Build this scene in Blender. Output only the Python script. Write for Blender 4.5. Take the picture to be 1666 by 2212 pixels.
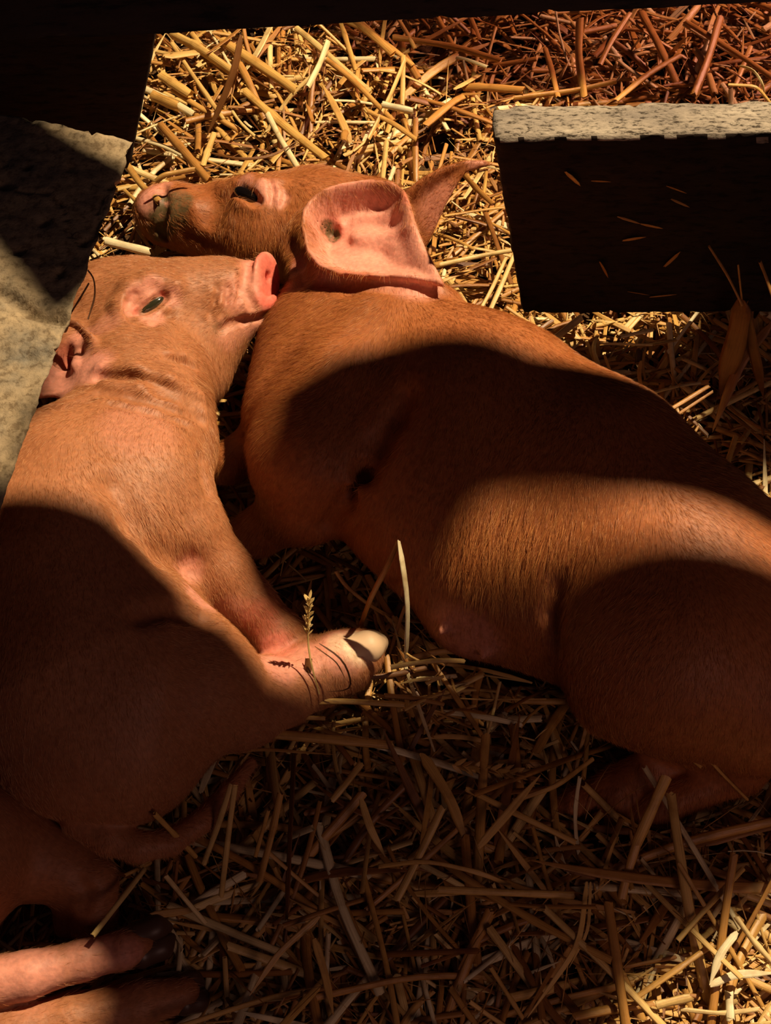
import bpy, math, random
import numpy as np
from mathutils import Vector, Matrix, noise as mnoise
CLAY = 0
scn = bpy.context.scene
for o in list(bpy.data.objects):
    bpy.data.objects.remove(o)
COL = scn.collection

# ------------------------------------------------------------------ camera
F = 2800.0                      # focal length in pixels of the 1666 x 2212 frame
CW, CH = 1666, 2212
TILT = math.radians(32)         # 58 degrees below the horizon
CD = 0.70                       # distance to the straw at the frame's centre
CAM = np.array([0.0, -CD * math.sin(TILT), CD * math.cos(TILT)])
cd = bpy.data.cameras.new('camera')
cd.sensor_fit = 'HORIZONTAL'; cd.sensor_width = 36.0; cd.lens = F * 36.0 / CW
cd.clip_start = 0.01
cam = bpy.data.objects.new('camera', cd); COL.objects.link(cam)
cam.location = CAM; cam.rotation_euler = (TILT, 0, 0)
scn.camera = cam
cS, sS = math.cos(TILT), math.sin(TILT)

def ray(px, py):
    a = (px - CW / 2) / F; b = -(py - CH / 2) / F
    return np.array([a, b * cS + sS, b * sS - cS])
def P(px, py, z=0.0):
    d = ray(px, py); t = (z - CAM[2]) / d[2]
    return CAM + d * t
def PR(px, py, z, r):
    """point whose centre is seen at (px, py) at height z, radius r given in pixels there"""
    d = ray(px, py); t = (z - CAM[2]) / d[2]
    return CAM + d * t, r * t / F
def PY(px, py, y):
    d = ray(px, py); t = (y - CAM[1]) / d[1]
    return CAM + d * t

# ------------------------------------------------------------------ world, lamps, exposure
scn.view_settings.view_transform = 'Standard'; scn.view_settings.look = 'None'
scn.view_settings.gamma = 1.0; scn.view_settings.use_curve_mapping = False
scn.view_settings.exposure = 0.0
w = bpy.data.worlds.new('dim_barn'); scn.world = w; w.use_nodes = True
bgn = w.node_tree.nodes['Background']
bgn.inputs[0].default_value = (0.52, 0.36, 0.46, 1); bgn.inputs[1].default_value = 0.030
LDIR = np.array([0.45, 0.29, 1.0]); LDIR /= np.linalg.norm(LDIR)
LPOS = np.array([0.0, 0.05, 0.05]) + LDIR * 1.7

def lamp(name, kind, loc, aim, energy, color, size, **kw):
    l = bpy.data.lights.new(name, kind); l.energy = energy; l.color = color
    if kind == 'AREA': l.size = size
    else: l.shadow_soft_size = size
    for k, v in kw.items(): setattr(l, k, v)
    o = bpy.data.objects.new(name, l); COL.objects.link(o); o.location = Vector(loc)
    o.rotation_euler = (Vector(aim) - Vector(loc)).to_track_quat('-Z', 'Y').to_euler()
    return o
if CLAY:
    bgn.inputs[1].default_value = 0.5; bgn.inputs[0].default_value = (1, 1, 1, 1)
    lamp('heat_lamp', 'POINT', LPOS, (0, 0, 0), 60, (1, .9, .8), 0.05)
else:
    lamp('heat_lamp', 'SPOT', LPOS, (0, 0.05, 0), 250, (1.0, 0.75, 0.46), 0.014, spot_size=math.radians(75), spot_blend=0.3)
    # a red heat bulb further along the pen
    lamp('red_heat_lamp', 'SPOT', (0.62, 0.66, 0.50), (0.30, 0.54, 0), 27.0, (1.0, 0.41, 0.26), 0.03, spot_size=math.radians(58), spot_blend=0.6)
    # added weak warm fill behind the viewer, lifting the shaded areas
    lamp('warm_fill', 'POINT', (0.26, -0.56, 0.40), (0, 0, 0), 1.25, (1.0, 0.52, 0.42), 0.10)

# ------------------------------------------------------------------ material helpers
def newmat(name):
    m = bpy.data.materials.new(name); m.use_nodes = True
    nt = m.node_tree
    return m, nt, nt.nodes['Principled BSDF']
def nd(nt, typ, **kw):
    n = nt.nodes.new(typ)
    for k, v in kw.items():
        if k in n.inputs: n.inputs[k].default_value = v
        else: setattr(n, k, v)
    return n
def ramp(nt, fac, stops):
    r = nt.nodes.new('ShaderNodeValToRGB'); e = r.color_ramp.elements
    while len(e) < len(stops): e.new(0.5)
    for i, (p, c) in enumerate(stops):
        e[i].position = p; e[i].color = (*c, 1)
    nt.links.new(fac, r.inputs[0]); return r.outputs[0]
def mixc(nt, fac, a, b, mode='MIX'):
    n = nt.nodes.new('ShaderNodeMix'); n.data_type = 'RGBA'; n.blend_type = mode
    for sock, v in ((n.inputs[0], fac), (n.inputs[6], a), (n.inputs[7], b)):
        if hasattr(v, 'is_linked') or hasattr(v, 'links'): nt.links.new(v, sock)
        elif isinstance(v, (int, float)): sock.default_value = v
        else: sock.default_value = (*v, 1)
    return n.outputs[2]
def hexc(h):
    h = h.lstrip('#'); c = [int(h[i:i+2], 16) / 255 for i in (0, 2, 4)]
    return tuple(((x + 0.055) / 1.055) ** 2.4 if x > 0.04045 else x / 12.92 for x in c)

def link(o, parent=None):
    COL.objects.link(o)
    if parent is not None: o.parent = parent
    return o
def mesh_obj(name, V, Fc, mat=None, parent=None, smooth=True):
    me = bpy.data.meshes.new(name)
    V = np.asarray(V, dtype=np.float32)
    if isinstance(Fc, np.ndarray):
        k = Fc.shape[1]
        me.vertices.add(len(V)); me.vertices.foreach_set('co', V.ravel())
        me.loops.add(Fc.size); me.loops.foreach_set('vertex_index', Fc.astype(np.int32).ravel())
        me.polygons.add(len(Fc)); me.polygons.foreach_set('loop_start', np.arange(len(Fc), dtype=np.int32) * k)
        me.update(calc_edges=True); me.validate()
    else:
        me.from_pydata(V.tolist(), [], Fc); me.update()
    if smooth: me.polygons.foreach_set('use_smooth', np.ones(len(me.polygons), dtype=bool))
    if mat: me.materials.append(mat)
    return link(bpy.data.objects.new(name, me), parent)
def tag(o, label, cat, group=None, kind=None):
    if label: o['label'] = label
    if cat: o['category'] = cat
    if group: o['group'] = group
    if kind: o['kind'] = kind
    return o
def empty(name, loc, label, cat, group=None):
    o = bpy.data.objects.new(name, None); COL.objects.link(o)
    o.empty_display_size = 0.02; o.location = Vector(loc)
    return tag(o, label, cat, group)
def adopt(child, root):
    """parent keeping the world-space mesh coordinates"""
    child.parent = root; child.matrix_parent_inverse = Matrix.Translation(root.location).inverted()
# ------------------------------------------------------------------ implicit modelling
class Field:
    def __init__(s, lo, hi, h):
        s.lo = np.array(lo, float); s.h = h
        s.n = np.ceil((np.array(hi) - s.lo) / h).astype(int) + 1
        s.F = np.full(s.n, 0.03, np.float32)
        s.ax = [s.lo[i] + h * np.arange(s.n[i]) for i in range(3)]
    def box(s, pts, pad):
        pts = np.atleast_2d(pts)
        a = np.floor((pts.min(0) - pad - s.lo) / s.h).astype(int); b = np.ceil((pts.max(0) + pad - s.lo) / s.h).astype(int) + 1
        a = np.clip(a, 0, s.n); b = np.clip(b, 0, s.n)
        sl = tuple(slice(a[i], b[i]) for i in range(3))
        g = np.meshgrid(*[s.ax[i][sl[i]] for i in range(3)], indexing='ij', sparse=True)
        return sl, [x.astype(np.float32) for x in g]
    def comb(s, sl, d, k, op):
        A = s.F[sl]
        if A.size == 0: return
        if op == 'add':
            if k > 0:
                hh = np.clip(0.5 + 0.5 * (A - d) / k, 0, 1); s.F[sl] = A + (d - A) * hh - k * hh * (1 - hh)
            else: s.F[sl] = np.minimum(A, d)
        else:
            d = -d
            hh = np.clip(0.5 - 0.5 * (A - d) / k, 0, 1); s.F[sl] = A + (d - A) * hh + k * hh * (1 - hh)
    def cone(s, a, b, ra, rb, k=0.01, op='add'):
        a = np.asarray(a, float); b = np.asarray(b, float)
        sl, (X, Y, Z) = s.box([a, b], max(ra, rb) + k + 3 * s.h)
        ba = b - a; L2 = max(ba @ ba, 1e-12)
        t = np.clip(((X - a[0]) * ba[0] + (Y - a[1]) * ba[1] + (Z - a[2]) * ba[2]) / L2, 0, 1)
        d = np.sqrt((X - a[0] - t * ba[0]) ** 2 + (Y - a[1] - t * ba[1]) ** 2 + (Z - a[2] - t * ba[2]) ** 2) - (ra + t * (rb - ra))
        s.comb(sl, d.astype(np.float32), k, op)
    def ell(s, c, rad, R=None, k=0.01, op='add'):
        c = np.asarray(c, float); R = np.eye(3) if R is None else np.asarray(R)   # rows = axes
        sl, (X, Y, Z) = s.box([c], max(rad) + k + 3 * s.h)
        X = X - c[0]; Y = Y - c[1]; Z = Z - c[2]
        q = [R[i][0] * X + R[i][1] * Y + R[i][2] * Z for i in range(3)]
        k0 = np.sqrt(sum((q[i] / rad[i]) ** 2 for i in range(3)))
        k1 = np.sqrt(sum((q[i] / rad[i] ** 2) ** 2 for i in range(3))) + 1e-6
        s.comb(sl, (k0 * (k0 - 1) / k1).astype(np.float32), k, op)
    # --- the same with joints given as (px, py, z, r_px)
    def chain(s, js, k=0.01, op='add'):
        pr = [PR(*j) for j in js]
        for (a, ra), (b, rb) in zip(pr[:-1], pr[1:]): s.cone(a, b, ra, rb, k, op)
    def ball(s, px, py, z, r, k=0.01, op='add', sq=None, R=None):
        c, rr = PR(px, py, z, r)
        s.ell(c, [rr * q for q in (sq or (1, 1, 1))], R, k, op)
    def sheet(s, plane_pt, nrm, outline_px, hfun, th, k=0.004, rnd=0.002):
        """curved sheet: outline in pixels on a plane, raised by hfun(u, v, edge distance)"""
        c = np.asarray(plane_pt, float); n = np.asarray(nrm, float); n /= np.linalg.norm(n)
        u = np.cross([0, 1, 0], n); u /= np.linalg.norm(u); v = np.cross(n, u)
        poly = []
        for px, py in outline_px:
            d = ray(px, py); t = ((c - CAM) @ n) / (d @ n); q = CAM + d * t - c
            poly.append((q @ u, q @ v))
        poly = np.array(poly)
        w3 = np.array([c + u * a + v * b for a, b in poly])
        w3 = np.vstack([w3 - n * 0.03, w3 + n * 0.03])
        sl, (X, Y, Z) = s.box(w3, th + k + 2 * s.h)
        X = X - c[0]; Y = Y - c[1]; Z = Z - c[2]
        U = u[0] * X + u[1] * Y + u[2] * Z; V = v[0] * X + v[1] * Y + v[2] * Z; N = n[0] * X + n[1] * Y + n[2] * Z
        D = np.full(U.shape, 1e9, np.float32); S = np.ones(U.shape, np.float32)
        m = len(poly)
        for i in range(m):
            a = poly[i]; b = poly[i - 1]; e = b - a
            wx = U - a[0]; wy = V - a[1]
            t = np.clip((wx * e[0] + wy * e[1]) / (e @ e), 0, 1)
            D = np.minimum(D, (wx - e[0] * t) ** 2 + (wy - e[1] * t) ** 2)
            c1 = V >= a[1]; c2 = V < b[1]; c3 = e[0] * wy > e[1] * wx
            fl = (c1 & c2 & c3) | (~c1 & ~c2 & ~c3)
            S = np.where(fl, -S, S)
        sd = S * np.sqrt(D)
        H = hfun(U, V, -sd)
        slope = 1.25
        dn = (np.abs(N - H) - th / 2) / slope
        d = np.maximum(sd, dn) + 0
        q = np.sqrt(np.maximum(sd + rnd, 0) ** 2 + np.maximum(dn + rnd, 0) ** 2) - rnd + np.minimum(np.maximum(sd + rnd, dn + rnd), 0)
        s.comb(sl, q.astype(np.float32), k, 'add')
        return dict(c=c, u=u, v=v, n=n, poly=poly)
    def mesh(s):
        Fg = s.F; ins = Fg < 0
        nx, ny, nz = Fg.shape
        cnt = np.zeros((nx - 1, ny - 1, nz - 1), np.int8)
        for i in (0, 1):
            for j in (0, 1):
                for k in (0, 1):
                    cnt += ins[i:nx - 1 + i, j:ny - 1 + j, k:nz - 1 + k]
        act = (cnt > 0) & (cnt < 8)
        ix, iy, iz = np.nonzero(act)
        idx = np.full(act.shape, -1, np.int64); idx[ix, iy, iz] = np.arange(len(ix))
        acc = np.zeros((len(ix), 3)); num = np.zeros(len(ix))
        cor = [(i, j, k) for i in (0, 1) for j in (0, 1) for k in (0, 1)]
        val = {c: Fg[ix + c[0], iy + c[1], iz + c[2]] for c in cor}
        for a in cor:
            for axx in range(3):
                if a[axx]: continue
                b = list(a); b[axx] = 1; b = tuple(b)
                fa, fb = val[a], val[b]; m = (fa < 0) != (fb < 0)
                t = np.where(m, fa / np.where(fa == fb, 1, fa - fb), 0)
                p = np.zeros((len(ix), 3)); p[:] = a; p[:, axx] = t
                acc += p * m[:, None]; num += m
        V = s.lo + s.h * (np.stack([ix, iy, iz], 1) + acc / num[:, None])
        Q = []
        for axx in range(3):
            o1, o2 = [(1, 2), (2, 0), (0, 1)][axx]
            A = ins; sh = [slice(None)] * 3
            sa = [slice(1, -1)] * 3; sb = [slice(1, -1)] * 3
            sa[axx] = slice(0, -1); sb[axx] = slice(1, None)
            a = ins[tuple(sa)]; b = ins[tuple(sb)]
            x = np.stack(np.nonzero(a != b), 1)
            sgn = a[tuple(x.T)]
            off = np.ones(3, int); off[axx] = 0
            x = x + off
            def cell(d1, d2):
                y = x.copy(); y[:, o1] -= d1; y[:, o2] -= d2
                return idx[y[:, 0], y[:, 1], y[:, 2]]
            q = np.stack([cell(1, 1), cell(0, 1), cell(0, 0), cell(1, 0)], 1)
            q[~sgn] = q[~sgn][:, ::-1]
            Q.append(q)
        Q = np.vstack(Q); Q = Q[(Q >= 0).all(1)]
        # keep the largest connected piece only
        lab = np.arange(len(V))
        for _ in range(400):
            mn = lab[Q].min(1); new = lab.copy()
            for c in range(4): np.minimum.at(new, Q[:, c], mn)
            new = new[new]
            if (new == lab).all(): break
            lab = new
        big = np.bincount(lab).argmax(); keep = lab == big
        remap = np.cumsum(keep) - 1; Q = remap[Q[keep[Q[:, 0]]]]; V = V[keep]
        # light smoothing
        for lam in (0.5, 0.5):
            sm = np.zeros_like(V); cn = np.zeros(len(V))
            for c in range(4):
                for e in (1, 3):
                    np.add.at(sm, Q[:, c], V[Q[:, (c + e) % 4]]); np.add.at(cn, Q[:, c], 1)
            V = V * (1 - lam) + lam * sm / cn[:, None]
        return V, Q
def rot_axes(fwd, up=(0, 0, 1)):
    f = np.array(fwd, float); f /= np.linalg.norm(f)
    r = np.cross(f, up); r /= np.linalg.norm(r)
    return np.array([f, r, np.cross(r, f)])
def smooth01(x): x = np.clip(x, 0, 1); return x * x * (3 - 2 * x)
def blobmask(V, blobs):
    """blobs: (px, py, z, r_px, strength)"""
    m = np.zeros(len(V))
    for px, py, z, r, st in blobs:
        c, rr = PR(px, py, z, r)
        d = np.linalg.norm(V - c, axis=1) / rr
        m = np.maximum(m, st * smooth01((1.25 - d) / 0.6))
    return m
# ------------------------------------------------------------------ floor, boards, slab
def prism(name, poly, z0, z1, mat, bevel=0.0, jitter=0.0, sub=0.0, seed=0):
    """upright prism over a world xy polygon"""
    import bmesh
    bm = bmesh.new()
    a = [bm.verts.new((p[0], p[1], z0)) for p in poly]; b = [bm.verts.new((p[0], p[1], z1)) for p in poly]
    n = len(poly)
    bm.faces.new(a[::-1]); bm.faces.new(b)
    for i in range(n): bm.faces.new((a[i], a[(i + 1) % n], b[(i + 1) % n], b[i]))
    bmesh.ops.recalc_face_normals(bm, faces=bm.faces)
    if bevel: bmesh.ops.bevel(bm, geom=list(bm.edges), offset=bevel, segments=2, affect='EDGES')
    me = bpy.data.meshes.new(name); bm.to_mesh(me); bm.free()
    me.materials.append(mat)
    return link(bpy.data.objects.new(name, me))
def board(name, front, thick, mat, rough=.0009, seed=0, step=.003, rounds=2):
    """plank whose front face is the 3-D quad front (bl, br, tr, tl); thick = vector to its back.
    Real worn surface: dense grid displaced by noise, rounded edges."""
    bl, br, tr, tl = [np.asarray(q, float) for q in front]; T = np.asarray(thick, float)
    W = np.linalg.norm(br - bl); H = np.linalg.norm(tl - bl); D = np.linalg.norm(T)
    nu = max(2, int(W / step)); nv = max(2, int(H / step)); nw = max(2, int(D / step))
    def X(u, v, w):
        b = bl + (br - bl) * u[..., None]; t = tl + (tr - tl) * u[..., None]
        return b + (t - b) * v[..., None] + T * w[..., None]
    V = []; Fq = []; off = 0
    def grid(fa, n1, n2, flip):
        nonlocal off
        g1, g2 = np.meshgrid(np.linspace(0, 1, n1 + 1), np.linspace(0, 1, n2 + 1), indexing='ij')
        V.append(X(*fa(g1, g2)).reshape(-1, 3))
        i, j = np.meshgrid(np.arange(n1), np.arange(n2), indexing='ij'); i = i.ravel(); j = j.ravel()
        a = off + i * (n2 + 1) + j; q = np.stack([a, a + n2 + 1, a + n2 + 2, a + 1], 1)
        Fq.append(q[:, ::-1] if flip else q); off += (n1 + 1) * (n2 + 1)
    z = lambda a: np.zeros_like(a)
    o = lambda a: np.ones_like(a)
    grid(lambda a, b: (a, b, z(a)), nu, nv, False); grid(lambda a, b: (a, b, o(a)), nu, nv, True)
    grid(lambda a, b: (a, o(a), b), nu, nw, False); grid(lambda a, b: (a, z(a), b), nu, nw, True)
    grid(lambda a, b: (z(a), a, b), nv, nw, False); grid(lambda a, b: (o(a), a, b), nv, nw, True)
    V = np.vstack(V); Fq = np.vstack(Fq)
    key = np.round(V / 1e-6).astype(np.int64); _, idx, inv = np.unique(key, axis=0, return_index=True, return_inverse=True)
    V = V[idx]; Fq = inv.reshape(-1)[Fq]
    # round the arrises, then roughen
    ctr = (bl + br + tr + tl) / 4 + T / 2
    ax = [(br - bl) / W, (tl - bl) / H, T / D]; hf = [W / 2, H / 2, D / 2]
    for it in range(rounds):
        sm = np.zeros_like(V); cn = np.zeros(len(V))
        for c in range(4):
            np.add.at(sm, Fq[:, c], V[Fq[:, (c + 1) % 4]]); np.add.at(sm, Fq[:, c], V[Fq[:, (c + 3) % 4]]); np.add.at(cn, Fq[:, c], 2)
        V = V * .5 + .5 * sm / cn[:, None]
    me_n = np.zeros_like(V); fn = np.cross(V[Fq[:, 2]] - V[Fq[:, 0]], V[Fq[:, 3]] - V[Fq[:, 1]])
    for c in range(4): np.add.at(me_n, Fq[:, c], fn)
    me_n /= np.linalg.norm(me_n, axis=1)[:, None] + 1e-12
    A = ax[0]
    for i in range(len(V)):
        p = V[i] + seed; al = (p @ A)
        q = p + A * (al * -.55)
        h = mnoise.noise(Vector(q * 90)) + .6 * mnoise.noise(Vector(q * 260)) + .4 * mnoise.noise(Vector(q * 600))
        crack = max(0, .62 - abs(mnoise.noise(Vector(p * 38)))) - .5
        V[i] += me_n[i] * rough * (h - (1.6 if crack > .1 else 0) * 0.8)
    ob = mesh_obj(name, V, Fq, mat)
    # keep outward normals
    import bmesh
    bm = bmesh.new(); bm.from_mesh(ob.data); bmesh.ops.recalc_face_normals(bm, faces=bm.faces); bm.to_mesh(ob.data); bm.free()
    for pz in ob.data.polygons: pz.use_smooth = True
    return ob
def rough_mat(name, c1, c2, c3, grain=(1, 1, 1), bump=.6, rough=.85, scale=1.0, spk_lo=(.12, .10, .08)):
    m, nt, b = newmat(name); L = nt.links
    tc = nd(nt, 'ShaderNodeTexCoord'); mp = nd(nt, 'ShaderNodeMapping'); mp.inputs['Scale'].default_value = grain
    L.new(tc.outputs['Object'], mp.inputs[0])
    n1 = nd(nt, 'ShaderNodeTexNoise', Scale=30 * scale, Detail=6.0, Roughness=.65); L.new(mp.outputs[0], n1.inputs['Vector'])
    n2 = nd(nt, 'ShaderNodeTexNoise', Scale=340 * scale, Detail=5.0, Roughness=.7); L.new(mp.outputs[0], n2.inputs['Vector'])
    n3 = nd(nt, 'ShaderNodeTexVoronoi', Scale=170 * scale); L.new(mp.outputs[0], n3.inputs['Vector'])
    base = ramp(nt, n1.outputs[0], [(.32, c1), (.5, c2), (.68, c3)])
    spk = ramp(nt, n2.outputs[0], [(.38, spk_lo), (.48, (.85, .84, .82)), (.7, (1.15, 1.13, 1.1))])
    c = mixc(nt, 1.0, base, spk, 'MULTIPLY')
    L.new(c, b.inputs['Base Color']); b.inputs['Roughness'].default_value = rough; b.inputs['Specular IOR Level'].default_value = .25
    ad = nd(nt, 'ShaderNodeMath', operation='MULTIPLY_ADD'); L.new(n3.outputs['Distance'], ad.inputs[0]); ad.inputs[1].default_value = .3; L.new(n2.outputs[0], ad.inputs[2])
    bp = nd(nt, 'ShaderNodeBump', Strength=bump, Distance=.0012); L.new(ad.outputs[0], bp.inputs['Height']); L.new(bp.outputs[0], b.inputs['Normal'])
    return m
WOODG = rough_mat('weathered_grey_wood', hexc('#77706a'), hexc('#938a7e'), hexc('#aba294'), grain=(.35, 1, 1), bump=1.0, scale=1.7)
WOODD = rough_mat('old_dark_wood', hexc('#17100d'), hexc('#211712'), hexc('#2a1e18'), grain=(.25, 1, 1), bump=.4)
SLAB = rough_mat('crumbling_concrete', hexc('#6e6a60'), hexc('#9a8a70'), hexc('#b09c7c'), bump=.7, scale=.7, spk_lo=(.5, .46, .42))
SOIL = rough_mat('dark_bedding', hexc('#2a1c10'), hexc('#4a331c'), hexc('#5e4324'), bump=.8)

# floor under the bedding
N = 90
gx, gy = np.meshgrid(np.linspace(-.75, .75, N + 1), np.linspace(-.55, 1.15, N + 1), indexing='ij')
gz = np.array([[-.012 + .004 * mnoise.noise(Vector((x * 9, y * 9, 0))) for x, y in zip(a, b)] for a, b in zip(gx, gy)])
V = np.stack([gx, gy, gz], -1).reshape(-1, 3)
i, j = np.meshgrid(np.arange(N), np.arange(N), indexing='ij'); a = (i * (N + 1) + j).ravel()
fo = mesh_obj('floor', V, np.stack([a, a + N + 1, a + N + 2, a + 1], 1), SOIL); fo['kind'] = 'structure'

# feed board on the right: face coloured darker for its shade, worn grey upper edge
YA = P(1130, 680, .045)[1]
zA = PY(1065, 297, YA)[2]
qa = [PY(1130, 679, YA), PY(1666, 676, YA), PY(1666, 287, YA), PY(1066, 297, YA)]
ext = (qa[1] - qa[0]); ext2 = (qa[2] - qa[3])
qa[1] = qa[0] + ext * 2.6; qa[2] = qa[3] + ext2 * 2.6
tb = P(1085, 226, zA) - qa[3]; tb = np.array([0, tb[1], 0])
def two_tone(name, edge, face, nrm_axis=2):
    """wood that is worn to bare grey on its upper edge and coloured darker on the faces for their shade"""
    m, nt, b = newmat(name); L = nt.links
    return m
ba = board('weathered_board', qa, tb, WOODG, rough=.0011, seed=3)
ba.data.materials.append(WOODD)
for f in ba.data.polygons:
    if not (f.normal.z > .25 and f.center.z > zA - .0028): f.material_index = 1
tag(ba, 'thick board at the right with a shade-darkened face and a rough grey lit upper edge', 'board')
# top rail, high and close to the viewer
q0 = P(350, 74, .455); q1 = P(1666, 7, .455)
d = (q1 - q0); q0 = q0 - d * .6; q1 = q1 + d * 1.5
up = np.array([0, 0, .15])
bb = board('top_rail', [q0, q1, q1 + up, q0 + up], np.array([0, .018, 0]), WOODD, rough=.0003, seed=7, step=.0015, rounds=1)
tag(bb, 'dark plank crossing the very top of the picture above the straw', 'plank')
# upright dark board behind the slab at the left
YC = .150
qc = [PY(280, 372, YC), PY(280, 372, YC), PY(362, -40, YC), PY(362, -40, YC)]
e = np.array([-.30, 0.0, 0]); qc[0] = qc[0] + e; qc[3] = qc[3] + e
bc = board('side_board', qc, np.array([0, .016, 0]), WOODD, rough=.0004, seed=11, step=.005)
tag(bc, 'dark upright board in the upper left corner behind the concrete slab', 'board')
# concrete slab at the left
ZS = .172
e1 = P(289, 306, ZS); e2 = P(13, 1062, ZS); f1_ = P(-40, 232, ZS)
far = e1 + (f1_ - e1) * 3.0
near = e2 + (e2 - e1) * .5
sl = [near + np.array([-.25, 0, 0]), near, e1, far]
th = .013
sb = board('concrete_slab', [sl[0] , sl[1], sl[2], sl[3]], np.array([-.010, 0, -th]), SLAB, rough=.0013, seed=19, step=.0022, rounds=1)
tag(sb, 'rough cracked concrete slab lying along the left edge beside the piglet', 'slab')
# crack across the slab and the pits: cut real grooves
cr = [P(-20, 620, ZS), P(20, 640, ZS), P(60, 672, ZS), P(100, 684, ZS), P(135, 688, ZS)]
pit = [(P(96, 478, ZS), .0022), (P(180, 528, ZS), .0018), (P(14, 400, ZS), .0035), (P(42, 540, ZS), .002), (P(130, 590, ZS), .0024), (P(22, 668, ZS), .0016), (P(60, 360, ZS), .0016)]
co = np.zeros(len(sb.data.vertices) * 3, np.float32); sb.data.vertices.foreach_get('co', co); co = co.reshape(-1, 3).astype(float)
top = co[:, 2] > ZS - th * .4
dist = np.full(len(co), 1.0)
for a_, b_ in zip(cr[:-1], cr[1:]):
    ab = (b_ - a_)[:2]; t = np.clip(((co[:, :2] - a_[:2]) @ ab) / (ab @ ab), 0, 1)
    dist = np.minimum(dist, np.linalg.norm(co[:, :2] - a_[:2] - t[:, None] * ab, axis=1))
jag = np.array([mnoise.noise(Vector(p * 300)) for p in co]) * .0005
dep = .0045 * smooth01(1.1 - (dist + jag) / .0042)
for c_, r_ in pit: dep = np.maximum(dep, .004 * smooth01(1.4 - (np.linalg.norm(co[:, :2] - c_[:2], axis=1) + jag) / r_))
co[:, 2] -= np.where(top, dep, 0)
sb.data.vertices.foreach_set('co', co.astype(np.float32).ravel()); sb.data.update()

# added unseen blockers overhead, outlines shaped to throw the bands of shade
SHADE_Z = .66
shade_polys = [[(.229, .165), (.240, .146), (.284, .145), (.286, .157), (.295, .155), (.315, .147), (.355, .139), (.80, .10), (.80, .185), (.299, .194), (.280, .202), (.262, .208), (.248, .204), (.233, .197)],
       [(-.45, .060), (.205, .058), (.212, .052), (.332, .052), (.352, .059), (.400, .089), (.45, .112), (.45, .116), (.358, .125), (.321, .130), (.305, .136), (.290, .1385), (.262, .129), (.236, .119), (.215, .124), (.206, .128), (.195, .132), (.181, .138), (.150, .141), (.147, .112), (-.45, .10)],
       [(.212, -.30), (.324, -.30), (.324, .040), (.345, .060), (.385, .088), (.32, .052), (.212, .052)],
       [(.265, .75), (.248, .455), (.270, .412), (.326, .385), (.80, .30), (.80, .75)],
       [(.384, .212), (.46, .212), (.46, .330), (.392, .330)],
       [(.168, .221), (.146, .238), (-.30, .58), (-.34, .50), (.128, .195), (.151, .166), (.160, .178), (.167, .200)]]
shade_polys[2] = [(.212, -.30), (.330, -.30), (.330, .044), (.342, .0515), (.212, .0515)]
shade_polys.append([(-.45, -.30), (.211, -.30), (.211, .030), (.17, .038), (-.45, .030)])
for k, pl in enumerate(shade_polys):
    o = prism('shade_blocker', pl, SHADE_Z, SHADE_Z + .007, WOODD, bevel=.0006)
    tag(o, 'added unseen board overhead, shaped to cast bands of shade', 'plank', 'added shade blockers overhead')
# ------------------------------------------------------------------ piglets
VOX = 0.0022 if CLAY else 0.0012
def surf(fd, px, py, z0=0.16, skip=0.0):
    """first point of the body met by the line of sight through (px, py)"""
    a = P(px, py, z0); d = ray(px, py); d = d / np.linalg.norm(d)
    t = np.arange(0, 0.25, 0.0005)
    q = (a + d * t[:, None] - fd.lo) / fd.h
    i = np.clip(np.round(q).astype(int), 0, fd.n - 1)
    f = fd.F[i[:, 0], i[:, 1], i[:, 2]]
    hit = np.nonzero(f < 0)[0]
    if len(hit) == 0: return P(px, py, 0.03)
    return a + d * t[hit[0]]
def groove(fd, pts, r, k=0.003, lift=0.0):
    """crease pressed into the skin through pixel points; r in metres"""
    S = [surf(fd, *p) + np.array([0, 0, lift]) for p in pts]
    for i, (a, b) in enumerate(zip(S[:-1], S[1:])):
        fd.cone(a, b, r, r, k, 'sub')
def ridge(fd, pts, r, k=0.003, sink=0.3):
    S = [surf(fd, *p) for p in pts]
    vd = ray(800, 1000); vd = vd / np.linalg.norm(vd)
    for a, b in zip(S[:-1], S[1:]):
        fd.cone(a + vd * r * sink, b + vd * r * sink, r, r, k)
def patch(fd, V, blobs):
    """mask of coloured skin around surface points; (px, py, r_px, strength)"""
    m = np.zeros(len(V))
    for px, py, r, st in blobs:
        c = surf(fd, px, py); rr = r * ((c[2] - CAM[2]) / ray(px, py)[2]) / F
        d = np.linalg.norm(V - c, axis=1) / rr
        m = np.maximum(m, st * smooth01((1.3 - d) / 0.7))
    return m

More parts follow.
